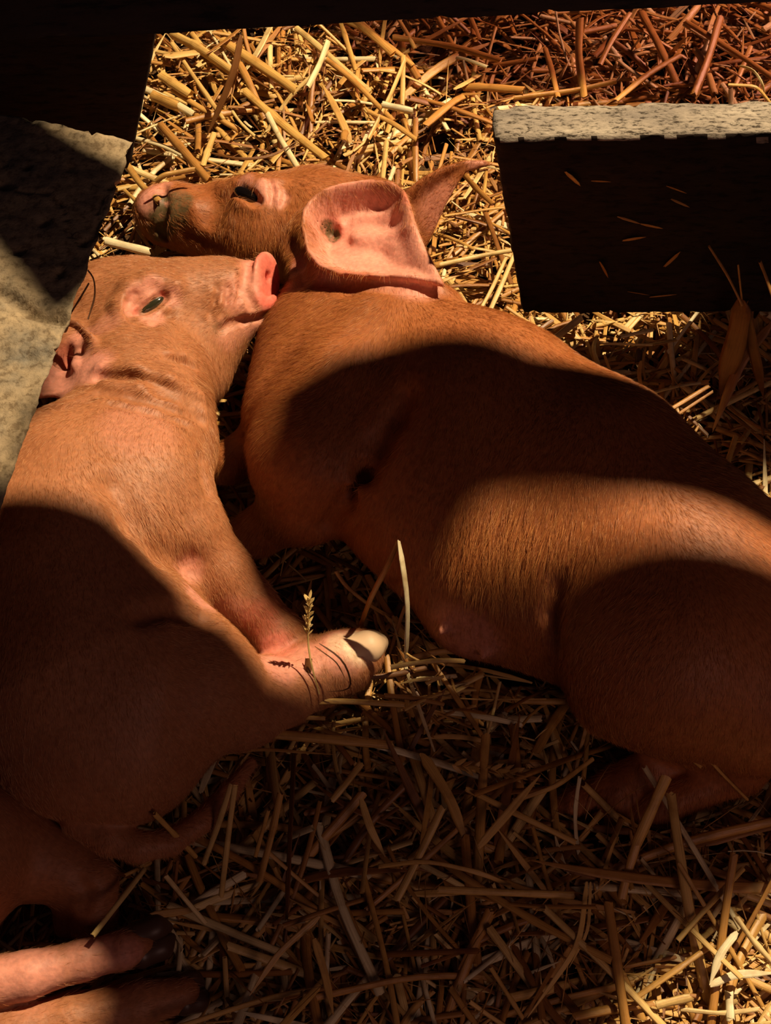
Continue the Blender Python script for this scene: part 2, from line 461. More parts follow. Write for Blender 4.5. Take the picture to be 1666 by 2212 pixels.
def piglet_two():
    lo = P(250, 700, 0.05); hi = P(1900, 300, 0.0)
    fd = Field([-0.175, -0.235, -0.02], [0.30, 0.26, 0.15], VOX)
    A = fd.chain
    # trunk: back line and belly line
    A([(890, 815, .056, 190), (1036, 925, .060, 228), (1262, 1068, .062, 238), (1440, 1250, .062, 250), (1620, 1430, .058, 245)], .02)
    A([(760, 960, .050, 150), (950, 1085, .047, 172), (1120, 1215, .042, 184), (1300, 1305, .043, 170)], .03)
    # neck and chest
    A([(700, 500, .038, 100), (790, 660, .046, 150), (830, 790, .052, 180)], .016)
    A([(800, 600, .080, 26), (880, 610, .086, 22), (935, 628, .090, 20), (968, 645, .088, 22)], .006)
    A([(690, 760, .045, 136), (664, 900, .046, 140)], .02)
    # haunch and hind legs
    fd.ball(1470, 1395, .068, 262, .008, sq=(1.0, .92, .93))
    A([(1330, 1500, .040, 95), (1570, 1600, .036, 72)], .010)
    A([(1590, 1610, .036, 66), (1600, 1665, .030, 48), (1430, 1740, .018, 38), (1330, 1785, .010, 34)], .006)
    A([(1440, 1640, .020, 48), (1330, 1705, .016, 42), (1215, 1745, .010, 34)], .005)
    # shoulder, upper arm, elbow, forearm folded under
    A([(745, 850, .072, 125), (672, 985, .062, 128), (655, 1085, .042, 92)], .012)
    A([(655, 1090, .040, 80), (560, 1150, .022, 48), (480, 1180, .012, 40)], .008)
    A([(590, 930, .030, 60), (500, 1000, .022, 40), (420, 1020, .014, 32)], .008)
    # head on its right cheek, snout to the left
    A([(660, 470, .034, 102), (580, 478, .036, 92), (480, 466, .034, 66), (370, 455, .032, 52), (335, 455, .032, 47)], .010)
    A([(640, 530, .030, 88), (560, 525, .028, 72), (430, 505, .022, 42), (350, 500, .020, 30)], .010)
    A([(800, 480, .030, 95), (700, 470, .034, 100)], .012)
    # snout disc
    c, r = PR(326, 455, .030, 56)
    fd.ell(c, [r * .26, r * .95, r * .95], rot_axes((-1, .12, .22)), .0022)
    groove(fd, [(352, 402), (356, 430), (354, 460), (348, 500)], .0022, .003)
    c = surf(fd, 344, 502); fd.cone(c + [0, 0, .002], c + [.004, 0, -.005], .0030, .0022, .002, 'sub')
    # brow, socket, slit eye
    ridge(fd, [(512, 392), (545, 388), (570, 402), (578, 432)], .0034, .005, .75)
    groove(fd, [(584, 388), (594, 410), (590, 438)], .0016, .003)
    ridge(fd, [(598, 392), (606, 412), (602, 438)], .0026, .004, .6)
    groove(fd, [(610, 396), (618, 418), (612, 442)], .0014, .003)
    ridge(fd, [(498, 414), (526, 440), (560, 450)], .0026, .004, .6)
    groove(fd, [(500, 405), (520, 412), (540, 424), (554, 434)], .0038, .0022)
    # cheek to muzzle modelling
    groove(fd, [(440, 400), (462, 430), (450, 470)], .004, .012)
    groove(fd, [(400, 500), (440, 520), (480, 530)], .002, .004)
    groove(fd, [(630, 520), (640, 560), (655, 600)], .004, .008)
    # far ear, standing up behind
    pe = P(930, 440, .055)
    fd.sheet(pe, (.15, -.85, .55), [(862, 425), (905, 388), (950, 362), (1000, 346), (1048, 345), (1066, 357), (1040, 363), (1008, 372), (990, 396), (965, 440), (945, 485), (925, 530), (880, 560), (850, 500)],
             lambda U, V, E: -0.004 * smooth01(E / 0.012) , .0046, .006)
    # near ear, a wide cup lying back on the neck
    pc = P(790, 520, .097)
    ol = [(652, 505), (656, 470), (680, 438), (718, 418), (765, 408), (810, 402), (850, 406), (878, 424), (892, 458), (903, 500), (922, 548), (944, 590), (966, 632), (925, 622), (870, 614), (800, 612), (735, 606), (690, 588), (664, 555)]
    fd.chain([(720, 510, .052, 50), (790, 550, .062, 66), (860, 575, .060, 50)], .014)
    nE = np.array((-.12, -.13, 1.)); nE /= np.linalg.norm(nE); uE = np.cross([0, 1, 0], nE); uE /= np.linalg.norm(uE); vE = np.cross(nE, uE)
    def e2(px, py):
        d = ray(px, py); q = CAM + d * (((pc - CAM) @ nE) / (d @ nE)) - pc; return np.array([q @ uE, q @ vE])
    def line(U, V, pts, wd):
        D = np.full(U.shape, 1., np.float32); pp = [e2(*p) for p in pts]
        for a, b in zip(pp[:-1], pp[1:]):
            e = b - a; t = np.clip(((U - a[0]) * e[0] + (V - a[1]) * e[1]) / (e @ e), 0, 1)
            D = np.minimum(D, (U - a[0] - e[0] * t) ** 2 + (V - a[1] - e[1] * t) ** 2)
        return np.exp(-D / wd ** 2)
    def ear_h(U, V, E):
        rim = smooth01(E / 0.0115) * (1 - .8 * smooth01((U - .004) / .030))
        H = .004 - 0.0125 * rim + .0005 * np.sin(V * 330 + U * 130) * rim
        H = H + .0022 * line(U, V, [(668, 520), (664, 490), (676, 458), (702, 434), (745, 420), (800, 414), (845, 418)], .0030)
        H = H - .0022 * line(U, V, [(740, 444), (800, 434), (856, 432)], .0030)
        H = H - .0140 * line(U, V, [(714, 482), (717, 500), (723, 514)], .0056)
        H = H - .0030 * line(U, V, [(738, 484), (740, 506)], .0034)
        H = H + .0050 * line(U, V, [(731, 468), (731, 478)], .0022) + .0030 * line(U, V, [(704, 488), (706, 506)], .0026)
        H = H - .0032 * line(U, V, [(756, 470), (800, 464), (840, 470)], .0050)
        H = H - .0030 * line(U, V, [(752, 524), (790, 532), (822, 536)], .0042)
        H = H + .0016 * line(U, V, [(760, 502), (800, 494), (850, 496), (888, 506)], .0034)
        H = H - .0012 * line(U, V, [(840, 560), (880, 580), (920, 604)], .0030)
        return H
    pl = fd.sheet(pc, (-.12, -.13, 1.), ol, ear_h, .0056, .003)
    # crease below the ear, elbow crease, flank crease, haunch crease
    groove(fd, [(700, 612), (760, 622), (850, 624), (940, 640)], .002, .006)
    groove(fd, [(872, 860), (850, 905), (818, 960), (796, 1010)], .0045, .010)
    c = surf(fd, 790, 1020); fd.cone(c, c + [0, .003, -.012], .0045, .004, .006, 'sub')
    groove(fd, [(790, 1020), (752, 1080), (705, 1135)], .003, .006)
    groove(fd, [(1205, 1400), (1192, 1330), (1205, 1255)], .002, .008)
    # soft belly swell with two teats
    fd.ball(1010, 1330, .036, 62, .02)
    for q in ((962, 1352), (1052, 1405), (880, 1262)):
        c = surf(fd, *q); fd.cone(c, c + [-.002, -.003, .0], .0028, .0018, .004)
    return fd

def piglet_one():
    fd = Field([-0.33, -0.30, -0.02], [0.02, 0.18, 0.16], VOX)
    A = fd.chain
    # trunk
    A([(300, 960, .062, 150), (170, 1110, .066, 220), (130, 1290, .066, 262), (180, 1470, .062, 258), (222, 1562, .056, 208)], .02)
    A([(300, 1130, .048, 110), (330, 1290, .040, 105), (310, 1420, .04, 120)], .02)
    # neck, shoulder
    A([(300, 740, .052, 125), (300, 850, .056, 140), (300, 960, .062, 146)], .018)
    A([(345, 960, .068, 95), (330, 1060, .078, 112), (400, 1150, .068, 86)], .014)
    A([(400, 1150, .068, 82), (478, 1235, .055, 62), (540, 1305, .044, 50), (600, 1375, .032, 52), (640, 1400, .024, 50)], .008)
    A([(640, 1400, .022, 44), (690, 1412, .018, 34)], .005)
    # haunch, knee, hind foot
    A([(300, 1470, .070, 190), (400, 1480, .060, 150), (520, 1520, .044, 95)], .014)
    A([(520, 1520, .040, 90), (610, 1495, .032, 66), (690, 1455, .030, 66), (745, 1428, .031, 62), (778, 1412, .031, 50)], .008)
    fd.ball(588, 1508, .036, 66, .012)
    fd.ball(272, 1606, .055, 166, .012)
    # tail curling round the rump
    A([(175, 1760, .050, 48), (235, 1806, .048, 40), (300, 1830, .046, 33), (368, 1820, .043, 29), (435, 1775, .040, 26), (495, 1710, .036, 22), (542, 1650, .032, 14)], .002)
    # head in profile, snout to the right
    A([(250, 690, .054, 122), (330, 682, .060, 106), (410, 646, .064, 76), (480, 626, .066, 58), (545, 610, .066, 45)], .012)
    A([(330, 770, .046, 112), (400, 760, .046, 94), (455, 725, .050, 68), (530, 688, .052, 36)], .012)
    A([(400, 800, .042, 74), (430, 818, .040, 54)], .014)
    A([(235, 640, .050, 72), (300, 640, .056, 76)], .014)
    # upper lip and chin
    A([(470, 665, .066, 44), (540, 655, .064, 36), (576, 655, .062, 28)], .006)
    A([(500, 712, .054, 34), (560, 690, .056, 22)], .005)
    # snout disc, facing right and up
    c, r = PR(574, 605, .068, 63)
    ax = rot_axes((1, -.30, .42), (0.02, 1, .45))
    fd.ell(c, [r * .22, r * .86, r * 1.0], ax, .0014)
    fd.ell(c + ax[0] * r * .25, [r * .12, r * .60, r * .78], ax, .0025, 'sub')
    c = surf(fd, 583, 598); fd.cone(c + [0, 0, .001], c + [-.006, 0, -.003], .0026, .0020, .0014, 'sub')
    groove(fd, [(536, 572), (530, 600), (535, 636), (548, 662)], .0022, .003)
    # mouth, chin and muzzle wrinkles
    groove(fd, [(594, 672), (565, 686), (530, 692), (500, 700), (478, 712)], .0022, .002)
    for dx in (0, 24, 48):
        groove(fd, [(516 - dx, 622), (508 - dx, 648), (500 - dx, 676)], .0014, .003)
        ridge(fd, [(504 - dx, 630), (497 - dx, 655), (490 - dx, 676)], .0016, .003, .5)
    # eye
    c = surf(fd, 322, 652)
    fd.ell(c + [0, -.001, .003], [.0135, .0100, .0060], rot_axes((1, .45, .1), (0, 0, 1)), .010, 'sub')
    ridge(fd, [(268, 692), (262, 660), (282, 624), (325, 604), (378, 616)], .0036, .006, .3)
    c = surf(fd, 322, 650); vd = ray(322, 650); vd = vd / np.linalg.norm(vd)
    fd.ell(c + vd * .0045, [.0100, .0080, .0072], rot_axes((1, .6, .1), (0, 0, 1)), .003)
    groove(fd, [(292, 636), (281, 652), (277, 674), (284, 690)], .0022, .002)
    groove(fd, [(290, 704), (330, 700), (368, 680)], .0016, .003)
    ridge(fd, [(300, 690), (330, 684), (352, 668), (368, 650)], .0022, .003, .4)
    groove(fd, [(301, 678), (318, 669), (336, 655), (352, 641)], .0034, .0012)
    # ear: thick fold with the opening towards us
    pc = P(140, 790, .084)
    fd.chain([(190, 740, .056, 60), (150, 770, .060, 66), (90, 790, .058, 66)], .012)
    fd.sheet(pc, (.15, -.35, .9), [(205, 730), (220, 775), (212, 818), (186, 846), (140, 860), (80, 866), (20, 862), (-40, 830), (-20, 770), (50, 720), (120, 690), (170, 700)],
             lambda U, V, E: .004 - .011 * smooth01(E / .011), .0056, .004)
    c = surf(fd, 140, 760); fd.cone(c + [0, 0, .003], c + [.003, .002, -.012], .010, .006, .005, 'sub')
    ridge(fd, [(168, 745), (172, 765), (164, 790)], .0028, .003, 0)
    # throat wrinkles
    ridge(fd, [(222, 800), (290, 800), (360, 824), (425, 858)], .0036, .006, .5)
    groove(fd, [(215, 816), (280, 818), (350, 840), (430, 880)], .0034, .004)
    ridge(fd, [(225, 832), (300, 838), (380, 864), (435, 892)], .0026, .004, .4)
    groove(fd, [(215, 846), (290, 856), (370, 880), (436, 908)], .0024, .004)
    groove(fd, [(240, 872), (320, 888), (400, 914)], .0016, .004)
    groove(fd, [(360, 772), (395, 778), (415, 790)], .0020, .003)
    ridge(fd, [(362, 764), (395, 770), (416, 782)], .0018, .003, .5)
    groove(fd, [(90, 882), (140, 876), (190, 856)], .0032, .004)
    # elbow fold, belly edge, thigh fold
    groove(fd, [(250, 1050), (295, 1125), (345, 1185), (410, 1225)], .0052, .010)
    groove(fd, [(300, 1330), (390, 1320), (435, 1335)], .003, .008)
    groove(fd, [(436, 990), (444, 1030), (452, 1060)], .0025, .005)
    # folded dew claws and toes cleft
    groove(fd, [(745, 1372), (776, 1400), (772, 1440)], .0007, .0015)
    return fd

def piglet_three():
    fd = Field([-0.48, -0.40, -0.02], [-0.06, -0.12, 0.12], VOX * 1.15)
    A = fd.chain
    A([(-520, 1830, .055, 210), (-330, 1850, .058, 250), (-130, 1850, .050, 180), (-10, 1815, .036, 108)], .02)
    A([(0, 1822, .034, 100), (115, 1862, .030, 76), (195, 1905, .028, 56)], .01)
    A([(195, 1905, .028, 54), (205, 1975, .020, 44), (196, 2040, .012, 38)], .006)
    A([(150, 1930, .020, 40), (140, 2000, .012, 26)], .006)
    A([(-330, 2060, .044, 110), (-100, 2138, .042, 64), (60, 2106, .041, 50), (180, 2074, .038, 42), (262, 2054, .033, 40), (300, 2042, .028, 34)], .003)
    A([(-330, 2270, .036, 110), (-60, 2262, .028, 78), (150, 2208, .024, 60), (300, 2168, .020, 48), (395, 2148, .014, 38)], .003)
    # wrinkles over the fetlock
    groove(fd, [(236, 2030), (242, 2050), (240, 2072)], .0010, .003)
    groove(fd, [(170, 1900), (190, 1930), (180, 1960)], .0016, .004)
    return fd
def skin_mat(name, base, pink, dark, rose=hexc('#d9705f')):
    m, nt, b = newmat(name)
    L = nt.links
    at = nd(nt, 'ShaderNodeAttribute', attribute_name='pink'); ad = nd(nt, 'ShaderNodeAttribute', attribute_name='mud_dark')
    tc = nd(nt, 'ShaderNodeTexCoord')
    n1 = nd(nt, 'ShaderNodeTexNoise', Scale=26.0, Detail=4.0); L.new(tc.outputs['Object'], n1.inputs['Vector'])
    n2 = nd(nt, 'ShaderNodeTexNoise', Scale=420.0, Detail=3.0); L.new(tc.outputs['Object'], n2.inputs['Vector'])
    mr = nd(nt, 'ShaderNodeMapRange'); mr.inputs[1].default_value = .42; mr.inputs[2].default_value = .62
    L.new(n1.outputs[0], mr.inputs[0])
    c1 = mixc(nt, mr.outputs[0], base, tuple(x * y for x, y in zip(base, (.86, .80, .74))))
    c2 = mixc(nt, at.outputs['Fac'], c1, pink)
    ar = nd(nt, 'ShaderNodeAttribute', attribute_name='rose'); c2 = mixc(nt, ar.outputs['Fac'], c2, rose); ap = nd(nt, 'ShaderNodeAttribute', attribute_name='pale'); c2 = mixc(nt, ap.outputs['Fac'], c2, hexc('#dcc0a0'))
    mr2 = nd(nt, 'ShaderNodeMapRange'); mr2.inputs[1].default_value = .35; mr2.inputs[2].default_value = .65
    mr2.inputs[3].default_value = .82; mr2.inputs[4].default_value = 1.06
    L.new(n2.outputs[0], mr2.inputs[0])
    c3 = mixc(nt, 1.0, c2, mr2.outputs[0], 'MULTIPLY')
    n3 = nd(nt, 'ShaderNodeTexNoise', Scale=190.0, Detail=5.0, Roughness=.7); L.new(tc.outputs['Object'], n3.inputs['Vector'])
    mm = nd(nt, 'ShaderNodeMath', operation='MULTIPLY_ADD'); L.new(n3.outputs[0], mm.inputs[0]); mm.inputs[1].default_value = 3.0; mm.inputs[2].default_value = -1.6
    m2 = nd(nt, 'ShaderNodeMath', operation='ADD'); L.new(mm.outputs[0], m2.inputs[0]); L.new(ad.outputs['Fac'], m2.inputs[1])
    m3 = nd(nt, 'ShaderNodeMath', operation='MULTIPLY', use_clamp=True); L.new(m2.outputs[0], m3.inputs[0]); L.new(ad.outputs['Fac'], m3.inputs[1])
    c4 = mixc(nt, m3.outputs[0], c3, dark)
    L.new(c4, b.inputs['Base Color'])
    b.inputs['Roughness'].default_value = .55
    b.inputs['Specular IOR Level'].default_value = .35
    b.inputs['Subsurface Weight'].default_value = .25
    b.inputs['Subsurface Radius'].default_value = (1.0, .35, .15); b.inputs['Subsurface Scale'].default_value = .004
    bp = nd(nt, 'ShaderNodeBump', Strength=.35, Distance=.0008); L.new(n2.outputs[0], bp.inputs['Height'])
    L.new(bp.outputs[0], b.inputs['Normal'])
    return m
def fur_mat(name, cols):
    m = bpy.data.materials.new(name); m.use_nodes = True; nt = m.node_tree
    b = nt.nodes['Principled BSDF']
    hi = nd(nt, 'ShaderNodeHairInfo')
    c = ramp(nt, hi.outputs['Random'], [(0, cols[0]), (.5, cols[1]), (1, cols[2])])
    nt.links.new(c, b.inputs['Base Color'])
    b.inputs['Roughness'].default_value = .38; b.inputs['Specular IOR Level'].default_value = .5
    return m
SKIN = skin_mat('pale_ginger_skin', hexc('#a66e4b'), hexc('#d3907d'), hexc('#5a4a2e'))
SKIN2 = skin_mat('deep_ginger_skin', hexc('#a06036'), hexc('#dd9a88'), hexc('#5a4a2e'))
FUR = fur_mat('pale_ginger_bristles', [hexc('#9a5c33'), hexc('#b07345'), hexc('#d2a274')])
FUR2 = fur_mat('deep_ginger_bristles', [hexc('#8a4b22'), hexc('#a5602d'), hexc('#cf9253')])
def simple(name, col, rough=.5, spec=.5, coat=0):
    m, nt, b = newmat(name); b.inputs['Base Color'].default_value = (*col, 1)
    b.inputs['Roughness'].default_value = rough; b.inputs['Specular IOR Level'].default_value = spec
    b.inputs['Coat Weight'].default_value = coat
    return m
EYE2 = simple('black_brown_eye', hexc('#0d0806'), .12, .6, 1.0)
EYE = simple('wet_dark_eye', hexc('#2b2a1c'), .08, .8, 1.0)
HOOF = simple('pale_horn', hexc('#d2b493'), .55)
DHOOF = simple('dark_horn', hexc('#4a3428'), .4)

def quad_normals(V, Q):
    n = np.cross(V[Q[:, 2]] - V[Q[:, 0]], V[Q[:, 3]] - V[Q[:, 1]])
    a = np.linalg.norm(n, axis=1); return n / np.maximum(a, 1e-12)[:, None], a / 2
def make_fur(V, Q, bare, flows, count, seed, length=.0055, parent=None, lens=(), mat=None):
    rng = np.random.default_rng(seed)
    N, Aq = quad_normals(V, Q)
    ok = V[Q].mean(1)
    wgt = Aq * (1 - np.clip(bare[Q].mean(1), 0, 1)) * (ok[:, 2] > .012) * (N[:, 2] > -.35)
    # only the part of the coat that stands inside or near the frame
    wgt = wgt * (ok[:, 0] < .235) * (ok[:, 0] > -.235)
    f = rng.choice(len(Q), count, p=wgt / wgt.sum())
    u = rng.random((count, 2)); q = V[Q[f]]
    p = (q[:, 0] * (1 - u[:, :1]) + q[:, 1] * u[:, :1]) * (1 - u[:, 1:]) + (q[:, 3] * (1 - u[:, :1]) + q[:, 2] * u[:, :1]) * u[:, 1:]
    n = N[f]
    fc = np.array([a for a, b, r in flows]); fv = np.array([b for a, b, r in flows]); fr = np.array([r for a, b, r in flows])
    wd = 1 / (((p[:, None] - fc[None]) ** 2).sum(2) / fr[None] ** 2 + .02) ** 1.5
    d = (wd[..., None] * fv[None]).sum(1) / wd.sum(1)[:, None]
    d = d - n * (d * n).sum(1)[:, None]
    d /= np.linalg.norm(d, axis=1)[:, None] + 1e-9
    side = np.cross(n, d)
    clump = np.sin(p[:, 0] * 700 + np.sin(p[:, 1] * 900) * 1.5) * .18
    d = d + side * (rng.normal(0, .16, count) + clump)[:, None]
    ln = length * (.6 + .8 * rng.random(count))
    for c, r, s in lens:
        dd = np.linalg.norm(p - c, axis=1) / r
        ln = ln * (1 + (s - 1) * smooth01((1.2 - dd) / .6))
    lift = .22 + .25 * rng.random(count)
    K = 4
    pts = np.zeros((count, K, 3))
    for k in range(K):
        t = k / (K - 1)
        pts[:, k] = p - n * .0004 + (d * t + n * (lift * (t - .45 * t * t))[:, None] if False else d * t + n * (lift[:, None] * (t - .45 * t * t))) * ln[:, None]
    hc = bpy.data.hair_curves.new('coat')
    hc.add_curves([K] * count)
    hc.attributes['position'].data.foreach_set('vector', pts.reshape(-1).astype(np.float32))
    ra = hc.attributes.get('radius') or hc.attributes.new('radius', 'FLOAT', 'POINT')
    rr = np.tile(np.array([1.0, .85, .55, .1]) * .000055, count) 
    ra.data.foreach_set('value', rr.astype(np.float32))
    hc.materials.append(mat or FUR)
    o = bpy.data.objects.new('coat', hc); COL.objects.link(o)
    o['kind'] = 'stuff'
    return o
def build_piglet(fd, base, label, pinks, mud_darks, flows, count, seed, furlen=.0055, lens=(), barex=(), roses=(), pales=(), skin=None, furm=None):
    V, Q = fd.mesh()
    root = empty('piglet', base, label, 'piglet', None)
    body = mesh_obj('body', V, Q, skin or SKIN); adopt(body, root)
    pm = patch(fd, V, pinks); md = patch(fd, V, mud_darks) if mud_darks else np.zeros(len(V))
    br = np.maximum(np.minimum(pm * 1.1, .995), patch(fd, V, barex) if barex else 0)
    for nm, arr in (('pink', pm), ('mud_dark', md), ('rose', patch(fd, V, roses) if roses else md * 0), ('pale', patch(fd, V, pales) if pales else md * 0)):
        a = body.data.attributes.new(nm, 'FLOAT', 'POINT'); a.data.foreach_set('value', arr.astype(np.float32))
    if not NOFUR:
        c = make_fur(V, Q, br, flows, count, seed, furlen, lens=lens, mat=furm); adopt(c, root)
    return root, V
def part_sdf(name, root, mat, fd):
    V, Q = fd.mesh(); o = mesh_obj(name, V, Q, mat); adopt(o, root); return o
NOFUR = CLAY
def eyeball(root, fd, px, py, rad, axis, dep=.0, mat=None):
    c = surf(fd, px, py); vd = ray(px, py); vd = vd / np.linalg.norm(vd)
    c = c + vd * dep
    f = Field(c - .015, c + .015, .0006)
    f.ell(c, rad, rot_axes(axis), .001)
    return part_sdf('eye', root, mat or EYE, f)
def fl(px, py, z, qx, qy, z2, r=.04):
    a = P(px, py, z); b = P(qx, qy, z2); d = b - a; return (a, d / np.linalg.norm(d), r)

f2 = piglet_two()
p2, V2 = build_piglet(f2, P(1100, 1150, 0.0), 'ginger piglet lying on its side, muddy snout pointing left, large pink ear uppermost', 
    pinks=[(790, 520, 120, .95), (860, 560, 90, .9), (700, 480, 60, .7), (900, 600, 60, .8), (575, 410, 34, .75), (600, 425, 26, .7), (530, 400, 26, .6), (330, 430, 40, .8), (345, 400, 30, .5),
           (720, 570, 55, .8), (640, 590, 45, .6), (1000, 1380, 90, .5), (1030, 350, 24, .4), (760, 425, 60, .7), (680, 470, 40, .7), (690, 560, 40, .6), (960, 450, 60, .45)],
    mud_darks=[(365, 450, 46, 1), (350, 480, 44, 1), (388, 436, 34, 1), (380, 470, 34, .9), (345, 502, 24, 1.0), (704, 490, 22, 1), (722, 512, 24, 1), (480, 462, 34, .5)],
    flows=[fl(400, 450, .06, 500, 470, .05), fl(600, 460, .06, 660, 560, .03), fl(560, 500, .05, 580, 600, .02), fl(750, 680, .1, 745, 760, .08), fl(1000, 700, .1, 1060, 790, .1), fl(620, 800, .08, 600, 880, .05),
           fl(1100, 1100, .1, 1090, 1200, .08), fl(1040, 1180, .1, 1075, 1270, .07), fl(1300, 1050, .12, 1290, 1140, .11), fl(1550, 1100, .11, 1620, 1180, .1), fl(1450, 1400, .12, 1420, 1550, .08), fl(650, 1000, .08, 600, 1100, .05), fl(950, 440, .06, 1010, 370, .09)],
    count=130000, seed=3, furlen=.0044,
    roses=[(722, 500, 34, .35), (880, 425, 20, .3), (640, 575, 40, .3), (760, 590, 40, .25)], skin=SKIN2, furm=FUR2,
    lens=[(surf(f2, 1060, 1180), .03, 1.9), (surf(f2, 1150, 1200), .03, 1.5), (surf(f2, 640, 820), .025, 1.4)], barex=[(1000, 1380, 110, .6), (325, 440, 50, .97), (340, 490, 40, .95), (390, 450, 50, .6)])
eyeball(p2, f2, 538, 424, [.0105, .0046, .0046], (1, -.66, 0), .0016, EYE2)
f1 = piglet_one()
p1, V1 = build_piglet(f1, P(200, 1350, 0.0), "ginger piglet beside the slab, rosy snout laid against the other piglet's neck",
    pinks=[(576, 606, 66, 1), (580, 575, 40, 1), (585, 640, 36, 1), (575, 565, 24, 1), (520, 640, 46, .6), (540, 690, 40, .55), (500, 720, 40, .4), (300, 640, 30, .75), (330, 620, 26, .75), (285, 670, 26, .7), (370, 640, 26, .6), (330, 690, 30, .6),
           (150, 810, 80, 1), (200, 790, 50, 1), (180, 740, 40, .8), (120, 850, 50, .8), (230, 700, 40, .45), (430, 1290, 50, .8), (400, 1230, 40, .6), (600, 1440, 50, .9), (660, 1420, 50, .7), (590, 1400, 40, .7), (500, 1320, 40, .4), (300, 930, 90, .3), (740, 1400, 60, .8)],
    mud_darks=[(470, 712, 20, .6), (160, 765, 16, .6), (305, 676, 8, .8), (326, 664, 9, .8), (348, 650, 8, .8)],  # dark spots at the mouth corner, ear opening and along the eye slit
    flows=[fl(480, 620, .09, 400, 630, .09), fl(330, 600, .08, 230, 610, .08), fl(300, 750, .09, 220, 800, .08), fl(420, 760, .08, 380, 830, .06), fl(440, 820, .06, 430, 880, .04), fl(300, 900, .1, 270, 1000, .1), fl(330, 1080, .1, 380, 1180, .08),
           fl(500, 1250, .08, 560, 1340, .05), fl(150, 1200, .12, 180, 1350, .12), fl(300, 1450, .12, 330, 1600, .1), fl(450, 1450, .1, 560, 1520, .05), fl(300, 800, .1, 200, 830, .1)],
    count=100000, seed=5, furlen=.0036, pales=[(770, 1400, 42, .9), (735, 1385, 30, .6)], roses=[(576, 600, 50, 1), (584, 640, 34, 1), (572, 565, 26, .9), (352, 634, 9, .7), (290, 672, 12, .5), (150, 770, 34, .5), (600, 1400, 46, .4), (560, 1340, 50, .35)], lens=[(surf(f1, 330, 1160), .02, 1.6), (surf(f1, 440, 840), .014, 1.6)], barex=[(430, 1290, 60, .5)])
eyeball(p1, f1, 327, 659, [.0090, .0034, .0030], (1, .80, .1), .0017)
f3 = piglet_three()
p3, V3 = build_piglet(f3, P(0, 1900, 0.0), 'piglet mostly outside the picture at the lower left, only haunch and feet showing',
    pinks=[(60, 2110, 90, .9), (200, 2070, 70, .7), (280, 2060, 40, .6)], mud_darks=[],
    flows=[fl(0, 1750, .06, 80, 1850, .05), fl(100, 2080, .05, 220, 2060, .04), fl(100, 2190, .05, 250, 2160, .04)], count=9000, seed=7, furlen=.004)

# hooves: two toes and dew claws
def toes(root, a, b, spread, r0, mat, lift=0.0, sdir=None):
    a = np.asarray(a, float); b = np.asarray(b, float); d = b - a; ln = np.linalg.norm(d); d /= ln
    s = np.cross(d, [0, 0, 1]); s /= np.linalg.norm(s); s = s * math.cos(lift) + np.cross(d, s) * math.sin(lift)
    if sdir is not None: s = np.asarray(sdir, float); s /= np.linalg.norm(s)
    for sg in (-1, 1):
        f = Field(np.minimum(a, b) - .02, np.maximum(a, b) + .02, .0008)
        o = s * sg * spread
        f.cone(a + o, a + d * ln * .62 + o * 1.05, r0, r0 * .88, .002)
        f.cone(a + d * ln * .62 + o * 1.05, b + o * .55, r0 * .86, r0 * .34, .003)
        part_sdf('hoof', root, mat, f)
c0 = P(758, 1408, .033); c1 = P(824, 1388, .034)
toes(p1, c0, c1, .0050, .0086, HOOF, sdir=(.10, .50, -.85))
toes(p1, P(690, 1412, .018), P(738, 1425, .012), .004, .0055, HOOF)
toes(p3, P(300, 2042, .028), P(368, 2014, .022), .0040, .0060, DHOOF, lift=.5)
toes(p3, P(392, 2148, .014), P(440, 2136, .008), .0040, .0052, DHOOF)
toes(p3, P(196, 2045, .012), P(206, 2092, .006), .0045, .0060, DHOOF)
toes(p2, P(1215, 1745, .010), P(1165, 1765, .006), .0042, .0058, DHOOF)
toes(p2, P(1330, 1785, .010), P(1280, 1812, .006), .0042, .0058, DHOOF)
# ------------------------------------------------------------------ straw
def straw_mat(name, stops, rough=.34):
    m, nt, b = newmat(name); L = nt.links
    at = nd(nt, 'ShaderNodeAttribute', attribute_name='tint'); fb = nd(nt, 'ShaderNodeAttribute', attribute_name='fib')
    base = ramp(nt, at.outputs['Fac'], stops)
    mp = nd(nt, 'ShaderNodeMapping'); mp.inputs['Scale'].default_value = (1, 1, 1); L.new(fb.outputs['Vector'], mp.inputs[0])
    n = nd(nt, 'ShaderNodeTexNoise', Scale=6.0, Detail=4.0, Roughness=.6); L.new(mp.outputs[0], n.inputs['Vector'])
    st = ramp(nt, n.outputs[0], [(.3, (.62, .55, .45)), (.5, (.95, .93, .9)), (.72, (1.15, 1.15, 1.12))])
    tc = nd(nt, 'ShaderNodeTexCoord')
    n2 = nd(nt, 'ShaderNodeTexNoise', Scale=60.0, Detail=4.0, Roughness=.6); L.new(tc.outputs['Object'], n2.inputs['Vector'])
    bl = ramp(nt, n2.outputs[0], [(.30, (.6, .5, .4)), (.5, (1, 1, 1))])
    c = mixc(nt, 1.0, mixc(nt, 1.0, base, st, 'MULTIPLY'), bl, 'MULTIPLY')
    L.new(c, b.inputs['Base Color']); b.inputs['Roughness'].default_value = rough; b.inputs['Specular IOR Level'].default_value = .6
    tr = nd(nt, 'ShaderNodeBsdfTranslucent'); L.new(c, tr.inputs[0])
    mx = nd(nt, 'ShaderNodeMixShader'); mx.inputs[0].default_value = .18
    out = nt.nodes['Material Output']
    L.new(b.outputs[0], mx.inputs[1]); L.new(tr.outputs[0], mx.inputs[2]); L.new(mx.outputs[0], out.inputs[0])
    bp = nd(nt, 'ShaderNodeBump', Strength=.35, Distance=.0006); L.new(n.outputs[0], bp.inputs['Height']); L.new(bp.outputs[0], b.inputs['Normal'])
    return m
